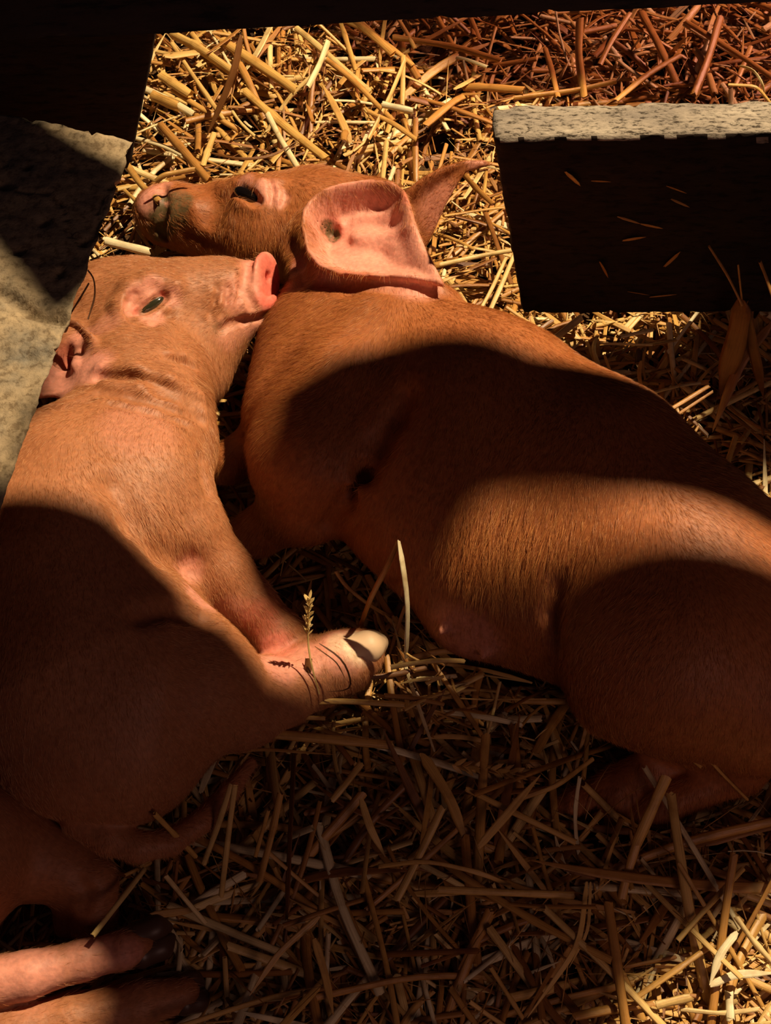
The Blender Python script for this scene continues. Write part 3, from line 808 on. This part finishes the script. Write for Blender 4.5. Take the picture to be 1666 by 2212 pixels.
STRAW = straw_mat('dry_straw', [(0, hexc('#6b4526')), (.18, hexc('#a06c36')), (.4, hexc('#c9964f')), (.65, hexc('#ddb568')), (.85, hexc('#ecd391')), (1, hexc('#f4ebc4'))])

SIDES = 8
def stalk_geo(pts, w, kind, tint, rng, K=None, twist=0.0, taper=.0, up=None):
    """pts (n,3) world polyline -> verts, quads, tint, fib.  kind: tube, split (half pipe), leaf (flat ribbon)"""
    pts = np.asarray(pts, float)
    seg = np.linalg.norm(np.diff(pts, axis=0), axis=1); s = np.concatenate([[0], np.cumsum(seg)]); Ltot = s[-1]
    K = K or max(4, min(14, int(Ltot / .006)))
    t = np.linspace(0, Ltot, K)
    if kind != 'leaf' and K >= 8:                 # a joint in the stalk
        pass
    q = np.stack([np.interp(t, s, pts[:, i]) for i in range(3)], 1)
    if len(pts) > 2:
        for _ in range(2): q[1:-1] = q[1:-1] * .5 + .25 * (q[:-2] + q[2:])
    tan = np.gradient(q, axis=0); tan /= np.linalg.norm(tan, axis=1)[:, None] + 1e-12
    U = np.array([0, 0, 1.0]) if up is None else np.asarray(up, float)
    sd = np.cross(tan, U); ln = np.linalg.norm(sd, axis=1)[:, None]
    sd = np.where(ln < .2, np.cross(tan, [0.3, -.8, .5]), sd); sd /= np.linalg.norm(sd, axis=1)[:, None]
    nr = np.cross(sd, tan)
    ph0 = rng.uniform(-.6, .6); ang = ph0 + twist * t / max(Ltot, 1e-6)
    c, s_ = np.cos(ang)[:, None], np.sin(ang)[:, None]
    sd, nr = sd * c + nr * s_, -sd * s_ + nr * c
    u = t / Ltot
    wid = w * (1 - taper * u) * (1 + .06 * np.sin(u * 9 + rng.uniform(0, 6)))
    if kind == 'tube':
        A = np.linspace(0, 2 * np.pi, SIDES, endpoint=False); flat = rng.uniform(.30, .75)
        prof = np.stack([np.cos(A) * .5, np.sin(A) * .5 * flat], 1)
        node = rng.uniform(.25, .75)
        wid = wid * (1 + .28 * np.exp(-((u - node) * Ltot / .0018) ** 2))
        closed = True; cross = A / (2 * np.pi)
    elif kind == 'split':
        A = np.linspace(-.15, np.pi + .15, 6); o = np.stack([np.cos(A) * .5, np.sin(A) * .32], 1); i_ = np.stack([np.cos(A[::-1]) * .42, np.sin(A[::-1]) * .24], 1)
        prof = np.vstack([o, i_]); closed = True; cross = np.concatenate([np.linspace(0, 1, 6), np.linspace(1, 0, 6)])
    else:
        o = np.array([[-.5, .0], [-.25, .06], [0, .0], [.25, .06], [.5, 0]]); th_ = np.array([0, -.07])
        prof = np.vstack([o, (o + th_)[::-1]]); closed = True; cross = np.concatenate([np.linspace(0, 1, 5), np.linspace(1, 0, 5)])
    if kind == 'leaf': wid = wid * np.clip(np.minimum(u / .04 + .5, (1 - u) / .35 + .12), 0, 1)
    M = len(prof)
    V = q[:, None] + sd[:, None] * (prof[None, :, 0:1] * wid[:, None, None]) + nr[:, None] * (prof[None, :, 1:2] * wid[:, None, None])
    # ragged cut ends
    V[0] += tan[0] * rng.uniform(-.15, .15, (M, 1)) * w * 1.6; V[-1] += tan[-1] * rng.uniform(-.15, .15, (M, 1)) * w * 1.6
    i, j = np.meshgrid(np.arange(K - 1), np.arange(M), indexing='ij'); i = i.ravel(); j = j.ravel(); j2 = (j + 1) % M
    Q = np.stack([i * M + j, i * M + j2, (i + 1) * M + j2, (i + 1) * M + j], 1)
    r0 = rng.uniform(0, 50)
    fib = np.stack([np.broadcast_to(cross[None] * 5, (K, M)), np.broadcast_to((t * 9)[:, None], (K, M)), np.full((K, M), r0)], -1).reshape(-1, 3)
    return V.reshape(-1, 3), Q, np.full(K * M, tint), fib
def straw_obj(name, geos, label=None, cat=None, group=None, kind=None):
    Vs = []; Qs = []; T = []; Fb = []; off = 0
    for V, Q, t, f in geos:
        Vs.append(V); Qs.append(Q + off); T.append(t); Fb.append(f); off += len(V)
    V = np.vstack(Vs); Q = np.vstack(Qs); T = np.concatenate(T).astype(np.float32); Fb = np.vstack(Fb).astype(np.float32)
    org = V.mean(0) if kind is None else np.zeros(3)
    o = mesh_obj(name, V - org, Q, STRAW); o.location = org
    a = o.data.attributes.new('tint', 'FLOAT', 'POINT'); a.data.foreach_set('value', T)
    a = o.data.attributes.new('fib', 'FLOAT_VECTOR', 'POINT'); a.data.foreach_set('vector', Fb.ravel())
    tag(o, label, cat, group, kind); return o
FIELDS = [f1, f2, f3]
def inside(pts, marg=0.0):
    m = np.zeros(len(pts), bool)
    for f in FIELDS:
        q = np.round((pts - f.lo) / f.h).astype(int)
        ok = ((q >= 0) & (q < f.n)).all(1); qq = np.clip(q, 0, f.n - 1)
        m |= ok & (f.F[qq[:, 0], qq[:, 1], qq[:, 2]] < marg)
    # slab, boards
    x, y, z = pts.T
    m |= (z > ZS - .024) & (z < ZS + .01) & (x < -.10)
    m |= (y > YA - .002) & (y < YA + tb[1] + .002) & (z > .043) & (x > .03)
    m |= (y > YC - .002) & (y < YC + .018) & (x < -.125)
    return m
def hgt(x, y):
    """height of the bedding surface"""
    h = .006 + .006 * mnoise.noise(Vector((x * 14, y * 14, 3)))
    h += .016 * smooth01((-.10 - y) / .14) * smooth01((x + .06) / .14)
    h -= .010 * math.exp(-((x - .0) / .05) ** 2 - ((y + .055) / .05) ** 2)
    h += .008 * smooth01((y - .15) / .2)
    h -= .016 * math.exp(-((x + .085) / .02) ** 2 - ((y - .03) / .04) ** 2)
    h -= .014 * math.exp(-((x + .088) / .035) ** 2 - ((y + .165) / .03) ** 2)
    h += .024 * math.exp(-((x - .018) / .03) ** 2 - ((y + .105) / .022) ** 2)
    return float(h)
def pxmap(p):
    r = p - CAM; x, y, z = r[..., 0], r[..., 1], r[..., 2]
    yc = y * cS + z * sS; zc = -y * sS + z * cS
    return CW / 2 + F * x / -zc, CH / 2 - F * yc / -zc
rng = np.random.default_rng(11)
def rand_straw(layer, wr, lr, lean=.22, region=None, dirbias=None):
    for _ in range(60):
        if region is None:
            py = rng.uniform(-60, 2330); px = rng.uniform(-150, 1820)
            g = P(px, py, .0)
            if g[1] > .78: continue
        else: g = P(rng.uniform(region[0], region[2]), rng.uniform(region[1], region[3]), 0)
        L = rng.uniform(*lr); w = rng.uniform(*wr)
        az = rng.uniform(0, np.pi) if dirbias is None else rng.normal(dirbias[0], dirbias[1])
        el = rng.normal(0, lean)
        d = np.array([math.cos(az) * math.cos(el), math.sin(az) * math.cos(el), math.sin(el)])
        c = np.array([g[0], g[1], 0]); n = 5
        bend = rng.normal(0, .045) * L; sdv = np.cross(d, [0, 0, 1]); kk = rng.choice([0, 0, 0, 0, 1])
        pts = []
        for u in np.linspace(-.5, .5, n):
            p = c + d * u * L + sdv * bend * (4 * u * u) * .5 + np.array([0, 0, -abs(rng.normal(0, .04)) * L * 4 * u * u])
            if kk and u > 0.1: p = p + sdv * (u - .1) * L * rng.uniform(.3, .5)
            pts.append(p)
        pts = np.array(pts)
        lift = hgt(c[0], c[1]) + layer
        pts[:, 2] += lift
        low = pts[:, 2].min()
        if low < -.010: pts[:, 2] = np.maximum(pts[:, 2], -.010 + .002 * rng.random(n))
        chk = np.vstack([pts[:-1] * (1 - t) + pts[1:] * t for t in (0, .25, .5, .75, 1)])
        if inside(chk, .0015).any(): continue
        return pts, w
    return None
def tint_of():
    return float(np.clip(rng.choice([rng.normal(.48, .15), rng.normal(.72, .12), rng.normal(.18, .10), .97], p=[.42, .28, .23, .07]), 0, 1))
def kind_of(w): return rng.choice(['tube', 'split', 'leaf'], p=[.32, .40, .28])
bed = []
NB = dict(deep=2600, mid=3000, chaff=6000) if not CLAY else dict(deep=300, mid=300, chaff=0)
for _ in range(NB['deep']):
    r = rand_straw(rng.uniform(-.014, -.002), (.0020, .0050), (.03, .10), .10)
    if r: bed.append(stalk_geo(r[0], r[1], kind_of(0), tint_of() * .9, rng, K=6))
for _ in range(NB['mid']):
    r = rand_straw(rng.uniform(-.003, .008), (.0014, .0044), (.02, .085), .20)
    if r: bed.append(stalk_geo(r[0], r[1], kind_of(0), tint_of(), rng, K=6))
for _ in range(NB['chaff']):
    r = rand_straw(rng.uniform(-.004, .009), (.0006, .0024), (.006, .028), .35)
    if r: bed.append(stalk_geo(r[0], r[1], rng.choice(['split', 'leaf']), tint_of(), rng, K=4, twist=rng.normal(0, .6)))
for _ in range(NB['chaff'] // 6):          # hair-thin fibres
    r = rand_straw(rng.uniform(0, .014), (.0003, .0006), (.015, .06), .35)
    if r: bed.append(stalk_geo(r[0], r[1], 'leaf', tint_of() * .8, rng, K=8, twist=rng.normal(0, 2)))
straw_obj('straw_bedding', bed, 'loose golden straw bedding that covers the pen floor under everything', 'straw', kind='stuff')
# ------------------------------------------------------------------ single stalks
hr = np.random.default_rng(5)
def hero(name, pts, wpx, kind, tint, label, group=None, twist=0.0, cat='straw', taper=0.0, up=None):
    q = [P(*p) for p in pts]
    c = q[len(q) // 2]; w = wpx * ((c[2] - CAM[2]) / ray(pts[len(q) // 2][0], pts[len(q) // 2][1])[2]) / F
    vd = -ray(pts[0][0], pts[0][1]) if up is None else np.asarray(up, float)
    return straw_obj(name, [stalk_geo(q, w, kind, tint, hr, twist=twist, taper=taper, K=12, up=vd / np.linalg.norm(vd))], label, cat, group)
S = 'straw_stalk'; B = 'dry_grass'
hero(B, [(521, 78, .075), (508, 150, .062), (478, 225, .045), (446, 296, .028)], 15, 'leaf', .06, 'dark brown blade standing among bright straw above the muddy snout')
hero(S, [(373, 74, .030), (430, 104, .029), (505, 158, .026)], 22, 'tube', .68, 'thick golden stalk at the top left beside the dark side board')
hero(S, [(528, 196, .030), (610, 268, .028), (704, 342, .026)], 19, 'tube', .62, 'long golden stalk slanting down towards the forehead of the far piglet')
hero(S, [(480, 88, .026), (560, 140, .026), (640, 196, .025)], 22, 'split', .6, 'broad stalk slanting right below the top plank')
hero(S, [(349, 163, .028), (412, 205, .026)], 23, 'tube', .66, 'short stout stalk lying against the edge of the dark side board')
hero(S, [(328, 206, .026), (388, 232, .025)], 24, 'split', .55, 'short broad stalk just below the stout one by the side board')
hero(S, [(345, 268, .032), (400, 330, .030), (452, 392, .028)], 19, 'tube', .30, 'brown jointed stalk slanting down to the snout of the far piglet')
hero(S, [(463, 288, .030), (438, 358, .030)], 14, 'tube', .7, 'short upright golden stalk above the nose bridge of the far piglet')
hero(S, [(708, 92, .040), (690, 140, .037), (664, 190, .034)], 14, 'split', .92, 'pale glinting stalk standing upright at the upper middle')
hero(S, [(876, 128, .040), (840, 215, .036), (797, 300, .030)], 10, 'tube', .7, 'thin yellow stalk leaning left at the upper middle')
hero(S, [(828, 226, .040), (893, 240, .040)], 15, 'split', 1.0, 'short almost white piece of straw glinting above the ear')
hero(S, [(578, 246, .034), (606, 300, .033), (646, 366, .032)], 13, 'split', .95, 'pale stalk lying across others above the eye of the far piglet')
hero(S, [(795, 240, .034), (850, 266, .033), (900, 302, .032)], 11, 'tube', .5, 'tan stalk slanting right above the pink ear')
hero(S, [(835, 308, .030), (826, 392, .030)], 12, 'tube', .75, 'upright stalk touching the top of the pink ear')
hero(S, [(852, 362, .034), (836, 405, .034)], 10, 'split', .98, 'tiny white stub next to the upright stalk over the ear')
hero(B, [(455, 330, .036), (520, 346, .038), (590, 338, .038), (648, 300, .036)], 6, 'leaf', .1, 'thin brown curved blade above the brow of the far piglet')
hero(S, [(705, 128, .030), (760, 170, .030), (850, 262, .028)], 12, 'tube', .45, 'tan stalk running down from the pale upright one')
hero(S, [(640, 60, .028), (700, 110, .028), (800, 200, .026)], 13, 'tube', .8, 'pale slanting stalk under the top plank')
hero(S, [(226, 520, .060), (325, 545, .058)], 19, 'split', 1.0, 'pale split stalk poking out from behind the slab over the forehead')
hero(S, [(272, 352, .034), (305, 400, .040), (345, 436, .048)], 15, 'split', .5, 'tan stalk pointing down at the muddy nostril')
hero(S, [(338, 392, .058), (352, 378, .062), (420, 366, .060)], 13, 'split', .55, 'bent straw draped over the tip of the muddy snout')
hero(S, [(268, 410, .034), (305, 444, .040)], 8, 'tube', .6, 'small stalk between slab and muddy snout')
hero(S, [(1000, 366, .058), (1030, 352, .060), (1085, 368, .056)], 6, 'leaf', .9, 'pale thread of straw hanging on the tip of the upright ear')
hero(S, [(998, 372, .056), (1030, 408, .045), (1064, 440, .036)], 11, 'tube', .35, 'brown stalk leaning on the upright ear tip')
hero(S, [(1112, 548, .036), (1082, 620, .034), (1050, 690, .030)], 11, 'split', .78, 'long yellow stalk close beside the end of the board')
hero(S, [(1092, 560, .034), (1062, 626, .032), (1034, 676, .030)], 9, 'split', .72, 'second yellow stalk parallel to the one beside the board end')
hero(S, [(950, 572, .034), (1040, 552, .034), (1108, 540, .036)], 10, 'split', .85, 'pale stalk running from the ear towards the board end')
hero(S, [(1172, 754, .030), (1210, 722, .032), (1256, 686, .032)], 16, 'split', 1.0, 'broad bright stalk slanting just below the board')
hero(S, [(1298, 742, .032), (1410, 745, .032)], 5, 'tube', .9, 'thin bright horizontal stalk below the board')
hero(S, [(1340, 728, .030), (1412, 712, .030)], 9, 'split', .95, 'short pale piece of straw just under the board')
hero(S, [(1305, 765, .030), (1318, 800, .030), (1352, 852, .028)], 7, 'leaf', .85, 'pale curved straw beside the lit back of the far piglet')
hero(S, [(1385, 780, .030), (1380, 815, .030), (1403, 882, .028)], 9, 'leaf', .75, 'folded straw standing right of the far piglet')
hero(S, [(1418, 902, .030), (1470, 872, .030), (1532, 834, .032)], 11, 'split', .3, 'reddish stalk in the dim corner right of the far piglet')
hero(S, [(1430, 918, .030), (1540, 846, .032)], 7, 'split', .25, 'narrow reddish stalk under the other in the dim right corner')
# clump in front of the board at the right
hero(B, [(1604, 655, .080), (1590, 740, .055), (1556, 850, .020)], 46, 'leaf', .12, 'wide papery sheath drooping in front of the board at the right', twist=.4)
hero(B, [(1604, 650, .082), (1625, 740, .055), (1650, 860, .020)], 26, 'leaf', .08, 'narrower sheath next to the papery one at the right edge')
hero(S, [(1532, 532, .110), (1572, 594, .095), (1604, 660, .080)], 6, 'tube', .4, 'thin stem rising left from the papery sheath over the board')
hero(S, [(1595, 572, .104), (1600, 620, .090), (1604, 655, .080)], 4, 'tube', .4, 'finest stem rising straight up from the papery sheath')
hero(S, [(1642, 565, .105), (1656, 600, .096), (1672, 648, .088)], 8, 'split', .35, 'bent straw against the black board face at the right edge')
hero(B, [(1666, 700, .060), (1600, 780, .040), (1540, 930, .016)], 22, 'leaf', .2, 'dim blade crossing low under the papery sheath')
# far right, reddish
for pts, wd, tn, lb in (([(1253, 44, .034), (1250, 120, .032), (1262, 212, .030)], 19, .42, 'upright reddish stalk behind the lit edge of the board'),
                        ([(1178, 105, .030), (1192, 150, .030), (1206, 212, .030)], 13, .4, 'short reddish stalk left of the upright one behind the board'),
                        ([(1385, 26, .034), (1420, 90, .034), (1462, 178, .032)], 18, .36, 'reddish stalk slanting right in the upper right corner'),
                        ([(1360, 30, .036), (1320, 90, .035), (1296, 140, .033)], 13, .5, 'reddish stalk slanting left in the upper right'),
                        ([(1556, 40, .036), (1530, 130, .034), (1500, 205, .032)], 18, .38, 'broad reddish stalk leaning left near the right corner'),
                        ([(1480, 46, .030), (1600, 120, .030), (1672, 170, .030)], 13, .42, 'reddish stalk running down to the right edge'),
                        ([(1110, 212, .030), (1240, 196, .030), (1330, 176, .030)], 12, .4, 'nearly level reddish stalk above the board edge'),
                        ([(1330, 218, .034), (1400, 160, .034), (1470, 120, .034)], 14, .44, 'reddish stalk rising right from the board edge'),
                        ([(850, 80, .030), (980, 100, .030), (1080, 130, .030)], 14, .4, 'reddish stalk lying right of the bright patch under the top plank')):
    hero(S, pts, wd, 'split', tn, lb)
hero(S, [(1598, 142, .058), (1628, 150, .062), (1648, 180, .060), (1654, 215, .050)], 6, 'leaf', .9, 'pale curled straw arching over the board edge at the right')
hero(S, [(1574, 183, .056), (1636, 186, .058), (1664, 222, .050)], 7, 'split', .6, 'bent straw under the pale curl at the right edge')
# between the piglets
hero(B, [(862, 1168, .100), (873, 1232, .091), (883, 1310, .073), (879, 1395, .050), (876, 1440, .018)], 16, 'leaf', 1.0, 'tall glowing pale blade standing between the piglets', up=(.75, -.62, .15))
hero(S, [(861, 1170, .098), (838, 1222, .084), (800, 1292, .056), (776, 1362, .024)], 12, 'split', .25, 'brown folded half of the tall blade leaning left')
hero(S, [(726, 1234, .040), (742, 1262, .036), (790, 1302, .026), (840, 1332, .016)], 9, 'split', .5, 'stalk with a pale frayed end lying in the dark gap')
hero(S, [(667, 1424, .050), (662, 1480, .042), (660, 1524, .030)], 17, 'split', .04, 'dark brown stub standing in front of the lit foot')
hero(S, [(690, 1390, .062), (740, 1422, .060), (757, 1460, .052), (760, 1492, .042), (705, 1494, .040)], 4, 'leaf', .0, 'thin dark loop of dry blade lying over the lit foot')
hero(S, [(680, 1396, .060), (728, 1430, .060), (748, 1470, .050)], 3, 'leaf', .05, 'finer dark strand beside the loop over the lit foot')
hero(S, [(634, 1518, .036), (740, 1514, .034), (872, 1522, .030)], 14, 'split', .62, 'level stalk just below the lit foot')
hero(S, [(594, 1547, .034), (702, 1552, .032)], 10, 'split', .5, 'short level stalk at the knee of the near piglet')
hero(S, [(460, 1578, .040), (600, 1586, .038), (850, 1610, .034)], 21, 'tube', .5, 'thick level stalk below the knee of the near piglet')
hero(S, [(445, 1633, .034), (560, 1617, .034), (720, 1630, .030)], 7, 'leaf', .45, 'thin arched stalk below the thick level one')
hero(S, [(768, 1466, .030), (850, 1458, .030), (925, 1442, .030)], 13, 'split', .06, 'dark shaded straw right of the pale hoof')
hero(S, [(880, 1424, .026), (960, 1404, .026), (1064, 1416, .024)], 15, 'split', .5, 'tan straw pointing right from the foot of the glowing blade')
hero(S, [(900, 1468, .026), (986, 1460, .026)], 11, 'split', .95, 'short glinting straw in the small lit patch')
hero(S, [(960, 1492, .028), (1010, 1476, .028)], 10, 'leaf', .9, 'little bright leaf at the right end of the small lit patch')
hero(S, [(928, 1468, .030), (926, 1540, .026)], 7, 'tube', .6, 'short upright stalk in the small lit patch')
hero(S, [(946, 1466, .030), (956, 1538, .026)], 7, 'tube', .65, 'second short upright stalk in the small lit patch')
hero(S, [(830, 1500, .028), (1050, 1512, .026), (1180, 1510, .020)], 4, 'tube', .6, 'thin straight stalk running right from the small lit patch')
# seed head in front of the foot
def seed_head(name, a, b, n, size, stem, tint, label):
    a3, b3 = P(*a), P(*b); g = []
    q = [P(*p) for p in stem]
    g.append(stalk_geo(q, .0009, 'tube', tint, hr, K=10))
    root = straw_obj(name, g, label, 'seed head')
    ax = b3 - a3; L_ = np.linalg.norm(ax); ax /= L_
    s1 = np.cross(ax, [.2, -.7, .6]); s1 /= np.linalg.norm(s1); s2 = np.cross(ax, s1)
    gg = []
    for k in range(n):
        t = k / n; an = k * 2.4; d = s1 * math.cos(an) + s2 * math.sin(an)
        p0 = a3 + ax * L_ * t; dd = ax * .8 + d * .6; dd /= np.linalg.norm(dd)
        gg.append(stalk_geo([p0, p0 + dd * size * .5, p0 + dd * size], size * .34, 'leaf', tint + .1 * hr.random(), hr, K=5))
    ch = straw_obj('husks', gg); ch['kind'] = 'stuff'; adopt(ch, root)
    return root
seed_head('grass_seed_head', (664, 1372, .066), (668, 1288, .090), 26, .0042, [(690, 1500, .046), (668, 1420, .058), (664, 1372, .066), (668, 1295, .088)], .8, 'pale seed head on a thin stem in front of the lit foot')
seed_head('grass_seed_head', (978, 1652, .034), (1124, 1672, .032), 30, .0062, [(978, 1652, .034), (1130, 1674, .032)], .5, 'flattened seed head lying in the shade below the lit patch')
# lower half, in the shade
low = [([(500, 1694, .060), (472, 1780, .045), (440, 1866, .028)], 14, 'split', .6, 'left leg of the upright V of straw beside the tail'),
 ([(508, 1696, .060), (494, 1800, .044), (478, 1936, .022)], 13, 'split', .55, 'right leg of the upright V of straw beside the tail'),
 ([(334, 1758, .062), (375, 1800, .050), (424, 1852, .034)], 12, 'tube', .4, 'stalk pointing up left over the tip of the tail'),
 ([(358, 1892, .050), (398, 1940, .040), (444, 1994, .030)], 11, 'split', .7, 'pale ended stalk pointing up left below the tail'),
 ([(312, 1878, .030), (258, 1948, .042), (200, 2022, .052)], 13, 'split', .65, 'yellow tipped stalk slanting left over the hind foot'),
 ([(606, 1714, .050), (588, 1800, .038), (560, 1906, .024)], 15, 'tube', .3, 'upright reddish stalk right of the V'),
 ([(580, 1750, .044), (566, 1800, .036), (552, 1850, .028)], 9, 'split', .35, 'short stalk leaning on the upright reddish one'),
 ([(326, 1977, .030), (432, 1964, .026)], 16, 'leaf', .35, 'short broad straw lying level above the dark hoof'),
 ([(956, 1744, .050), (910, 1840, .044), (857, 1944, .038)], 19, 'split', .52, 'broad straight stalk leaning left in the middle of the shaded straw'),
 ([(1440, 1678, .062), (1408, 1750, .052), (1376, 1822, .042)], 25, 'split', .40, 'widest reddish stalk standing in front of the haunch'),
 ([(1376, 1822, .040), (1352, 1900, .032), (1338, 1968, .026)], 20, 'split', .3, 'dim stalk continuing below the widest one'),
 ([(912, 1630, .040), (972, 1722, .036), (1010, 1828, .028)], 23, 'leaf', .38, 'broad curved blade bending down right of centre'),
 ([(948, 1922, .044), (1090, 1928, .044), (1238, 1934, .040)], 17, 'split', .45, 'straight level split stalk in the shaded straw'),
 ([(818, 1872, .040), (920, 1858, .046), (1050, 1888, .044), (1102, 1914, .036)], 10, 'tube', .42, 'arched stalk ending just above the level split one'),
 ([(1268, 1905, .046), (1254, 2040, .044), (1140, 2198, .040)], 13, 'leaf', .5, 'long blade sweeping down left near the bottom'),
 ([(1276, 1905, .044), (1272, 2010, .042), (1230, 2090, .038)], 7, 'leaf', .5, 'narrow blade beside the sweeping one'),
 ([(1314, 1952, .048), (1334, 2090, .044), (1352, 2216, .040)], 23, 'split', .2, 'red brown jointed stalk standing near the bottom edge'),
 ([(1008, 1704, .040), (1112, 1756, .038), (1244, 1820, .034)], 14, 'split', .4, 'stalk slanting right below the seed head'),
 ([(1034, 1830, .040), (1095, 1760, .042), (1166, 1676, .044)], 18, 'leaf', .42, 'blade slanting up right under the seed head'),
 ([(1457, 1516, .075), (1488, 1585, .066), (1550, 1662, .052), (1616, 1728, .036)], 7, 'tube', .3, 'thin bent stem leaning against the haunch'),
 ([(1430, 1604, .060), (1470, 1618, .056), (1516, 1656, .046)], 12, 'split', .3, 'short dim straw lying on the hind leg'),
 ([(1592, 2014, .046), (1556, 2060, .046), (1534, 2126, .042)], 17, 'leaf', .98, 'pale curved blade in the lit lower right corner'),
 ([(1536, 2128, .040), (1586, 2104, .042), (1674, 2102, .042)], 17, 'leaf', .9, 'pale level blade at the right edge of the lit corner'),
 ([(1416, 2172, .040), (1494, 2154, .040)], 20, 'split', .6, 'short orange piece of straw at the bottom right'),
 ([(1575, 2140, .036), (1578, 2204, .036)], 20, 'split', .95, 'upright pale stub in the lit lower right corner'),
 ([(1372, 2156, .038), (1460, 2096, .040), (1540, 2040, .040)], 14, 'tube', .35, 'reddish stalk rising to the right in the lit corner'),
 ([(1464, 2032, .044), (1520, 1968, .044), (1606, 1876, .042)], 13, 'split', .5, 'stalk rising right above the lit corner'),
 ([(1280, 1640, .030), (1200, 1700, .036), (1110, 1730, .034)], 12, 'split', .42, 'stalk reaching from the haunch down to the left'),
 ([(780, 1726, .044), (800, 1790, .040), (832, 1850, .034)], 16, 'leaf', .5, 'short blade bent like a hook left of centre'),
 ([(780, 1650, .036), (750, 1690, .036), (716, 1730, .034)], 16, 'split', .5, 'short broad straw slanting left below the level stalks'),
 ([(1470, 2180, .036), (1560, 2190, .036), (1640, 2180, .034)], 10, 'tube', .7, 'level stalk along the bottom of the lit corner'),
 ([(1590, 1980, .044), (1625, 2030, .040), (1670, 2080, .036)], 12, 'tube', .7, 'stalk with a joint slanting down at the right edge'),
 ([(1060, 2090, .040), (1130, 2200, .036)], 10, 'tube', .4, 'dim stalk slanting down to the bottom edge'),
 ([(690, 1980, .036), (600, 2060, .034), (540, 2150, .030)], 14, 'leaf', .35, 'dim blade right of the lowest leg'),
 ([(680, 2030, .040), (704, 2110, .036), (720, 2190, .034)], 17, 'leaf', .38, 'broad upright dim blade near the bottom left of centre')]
for pts, wd, kd, tn, lb in low:
    hero(S if kd != 'leaf' else B, pts, wd, kd, min(1, tn + .18), lb)
# dark rootlets hanging from the slab edge over the piglet's forehead
hero('dry_twig', [(190, 584, .150), (204, 600, .146), (206, 640, .140), (190, 690, .136)], 4, 'tube', .0, 'dark dry twig curling from the slab edge over the forehead', cat='twig')
hero('dry_twig', [(192, 612, .146), (170, 650, .144), (150, 680, .142), (142, 706, .142)], 4, 'tube', .02, 'lower dark twig running along the slab edge', cat='twig')
# straw bits stuck to the black face of the board
flk = [((1222, 372), (1254, 402), 13, .6), ((1354, 356), (1360, 380), 8, .4), ((1278, 391), (1320, 393), 4, .4), ((1334, 468), (1385, 484), 5, .4), ((1385, 484), (1432, 494), 6, .45), ((1440, 402), (1484, 418), 5, .3),
       ((1450, 430), (1490, 448), 5, .4), ((1576, 434), (1600, 446), 8, .6), ((1345, 520), (1396, 512), 8, .4), ((1436, 576), (1470, 544), 9, .3), ((1296, 566), (1314, 600), 7, .3), ((1212, 534), (1230, 550), 5, .5),
       ((1356, 630), (1404, 638), 5, .3), ((1404, 642), (1462, 636), 4, .3), ((1180, 632), (1204, 634), 6, .4), ((1610, 326), (1634, 332), 4, .4)]
for a, b, wd, tn in flk:
    if math.hypot(a[0] - b[0], a[1] - b[1]) < 32: continue
    y = YA - .0012; wd = min(wd, .28 * math.hypot(a[0] - b[0], a[1] - b[1])); qa_, qb_ = PY(*a, y), PY(*b, y); mid_ = (qa_ + qb_) / 2 + np.array([0, -.0006, 0.0006])
    straw_obj('straw_chip', [stalk_geo([qa_, mid_, qb_], wd / 4300, 'leaf', tn, hr, K=5, up=(0, -1, .01))], 'small chip of straw stuck to the black face of the board', 'straw', 'straw chips stuck to the board')
# unnamed top-layer stalks, the largest ones in view
zones = [((300, 60, 1060, 380), 75, 'golden stalk in the bright straw above the two piglets', 'lit stalks above the piglets', (.0024, .0056), (.035, .09), .25),
         ((860, 20, 1666, 215), 42, 'reddish stalk in the shaded straw behind the weathered board', 'reddish stalks behind the board', (.0024, .0056), (.035, .09), .3),
         ((940, 420, 1120, 720), 22, 'golden stalk in the lit strip between ear and board', 'lit stalks between ear and board', (.0018, .0036), (.03, .07), .2),
         ((1130, 690, 1666, 980), 34, 'stalk in the straw below the weathered board', 'stalks below the board', (.0018, .0036), (.03, .07), .3),
         ((640, 1400, 1160, 1640), 26, 'stalk in the straw between the two piglets', 'stalks between the piglets', (.0016, .0034), (.02, .06), .25),
         ((420, 1640, 1666, 2230), 105, 'dim stalk in the shaded straw in front of the piglets', 'dim stalks in front', (.0020, .0050), (.04, .12), .28)]
used = len([o for o in COL.objects if o.name.startswith(('straw_stalk', 'dry_grass'))])
tot = sum(z[1] for z in zones); room = 298 - used
for reg, n, lb, gp, wr, lr, lean in zones:
    for _ in range(int(n * min(1, room / tot))):
        rng = hr
        r = rand_straw(rng.uniform(.006, .018), wr, lr, lean, region=reg)
        if r: straw_obj(S, [stalk_geo(r[0], r[1], kind_of(0), tint_of(), rng, K=9)], lb, 'straw', gp)
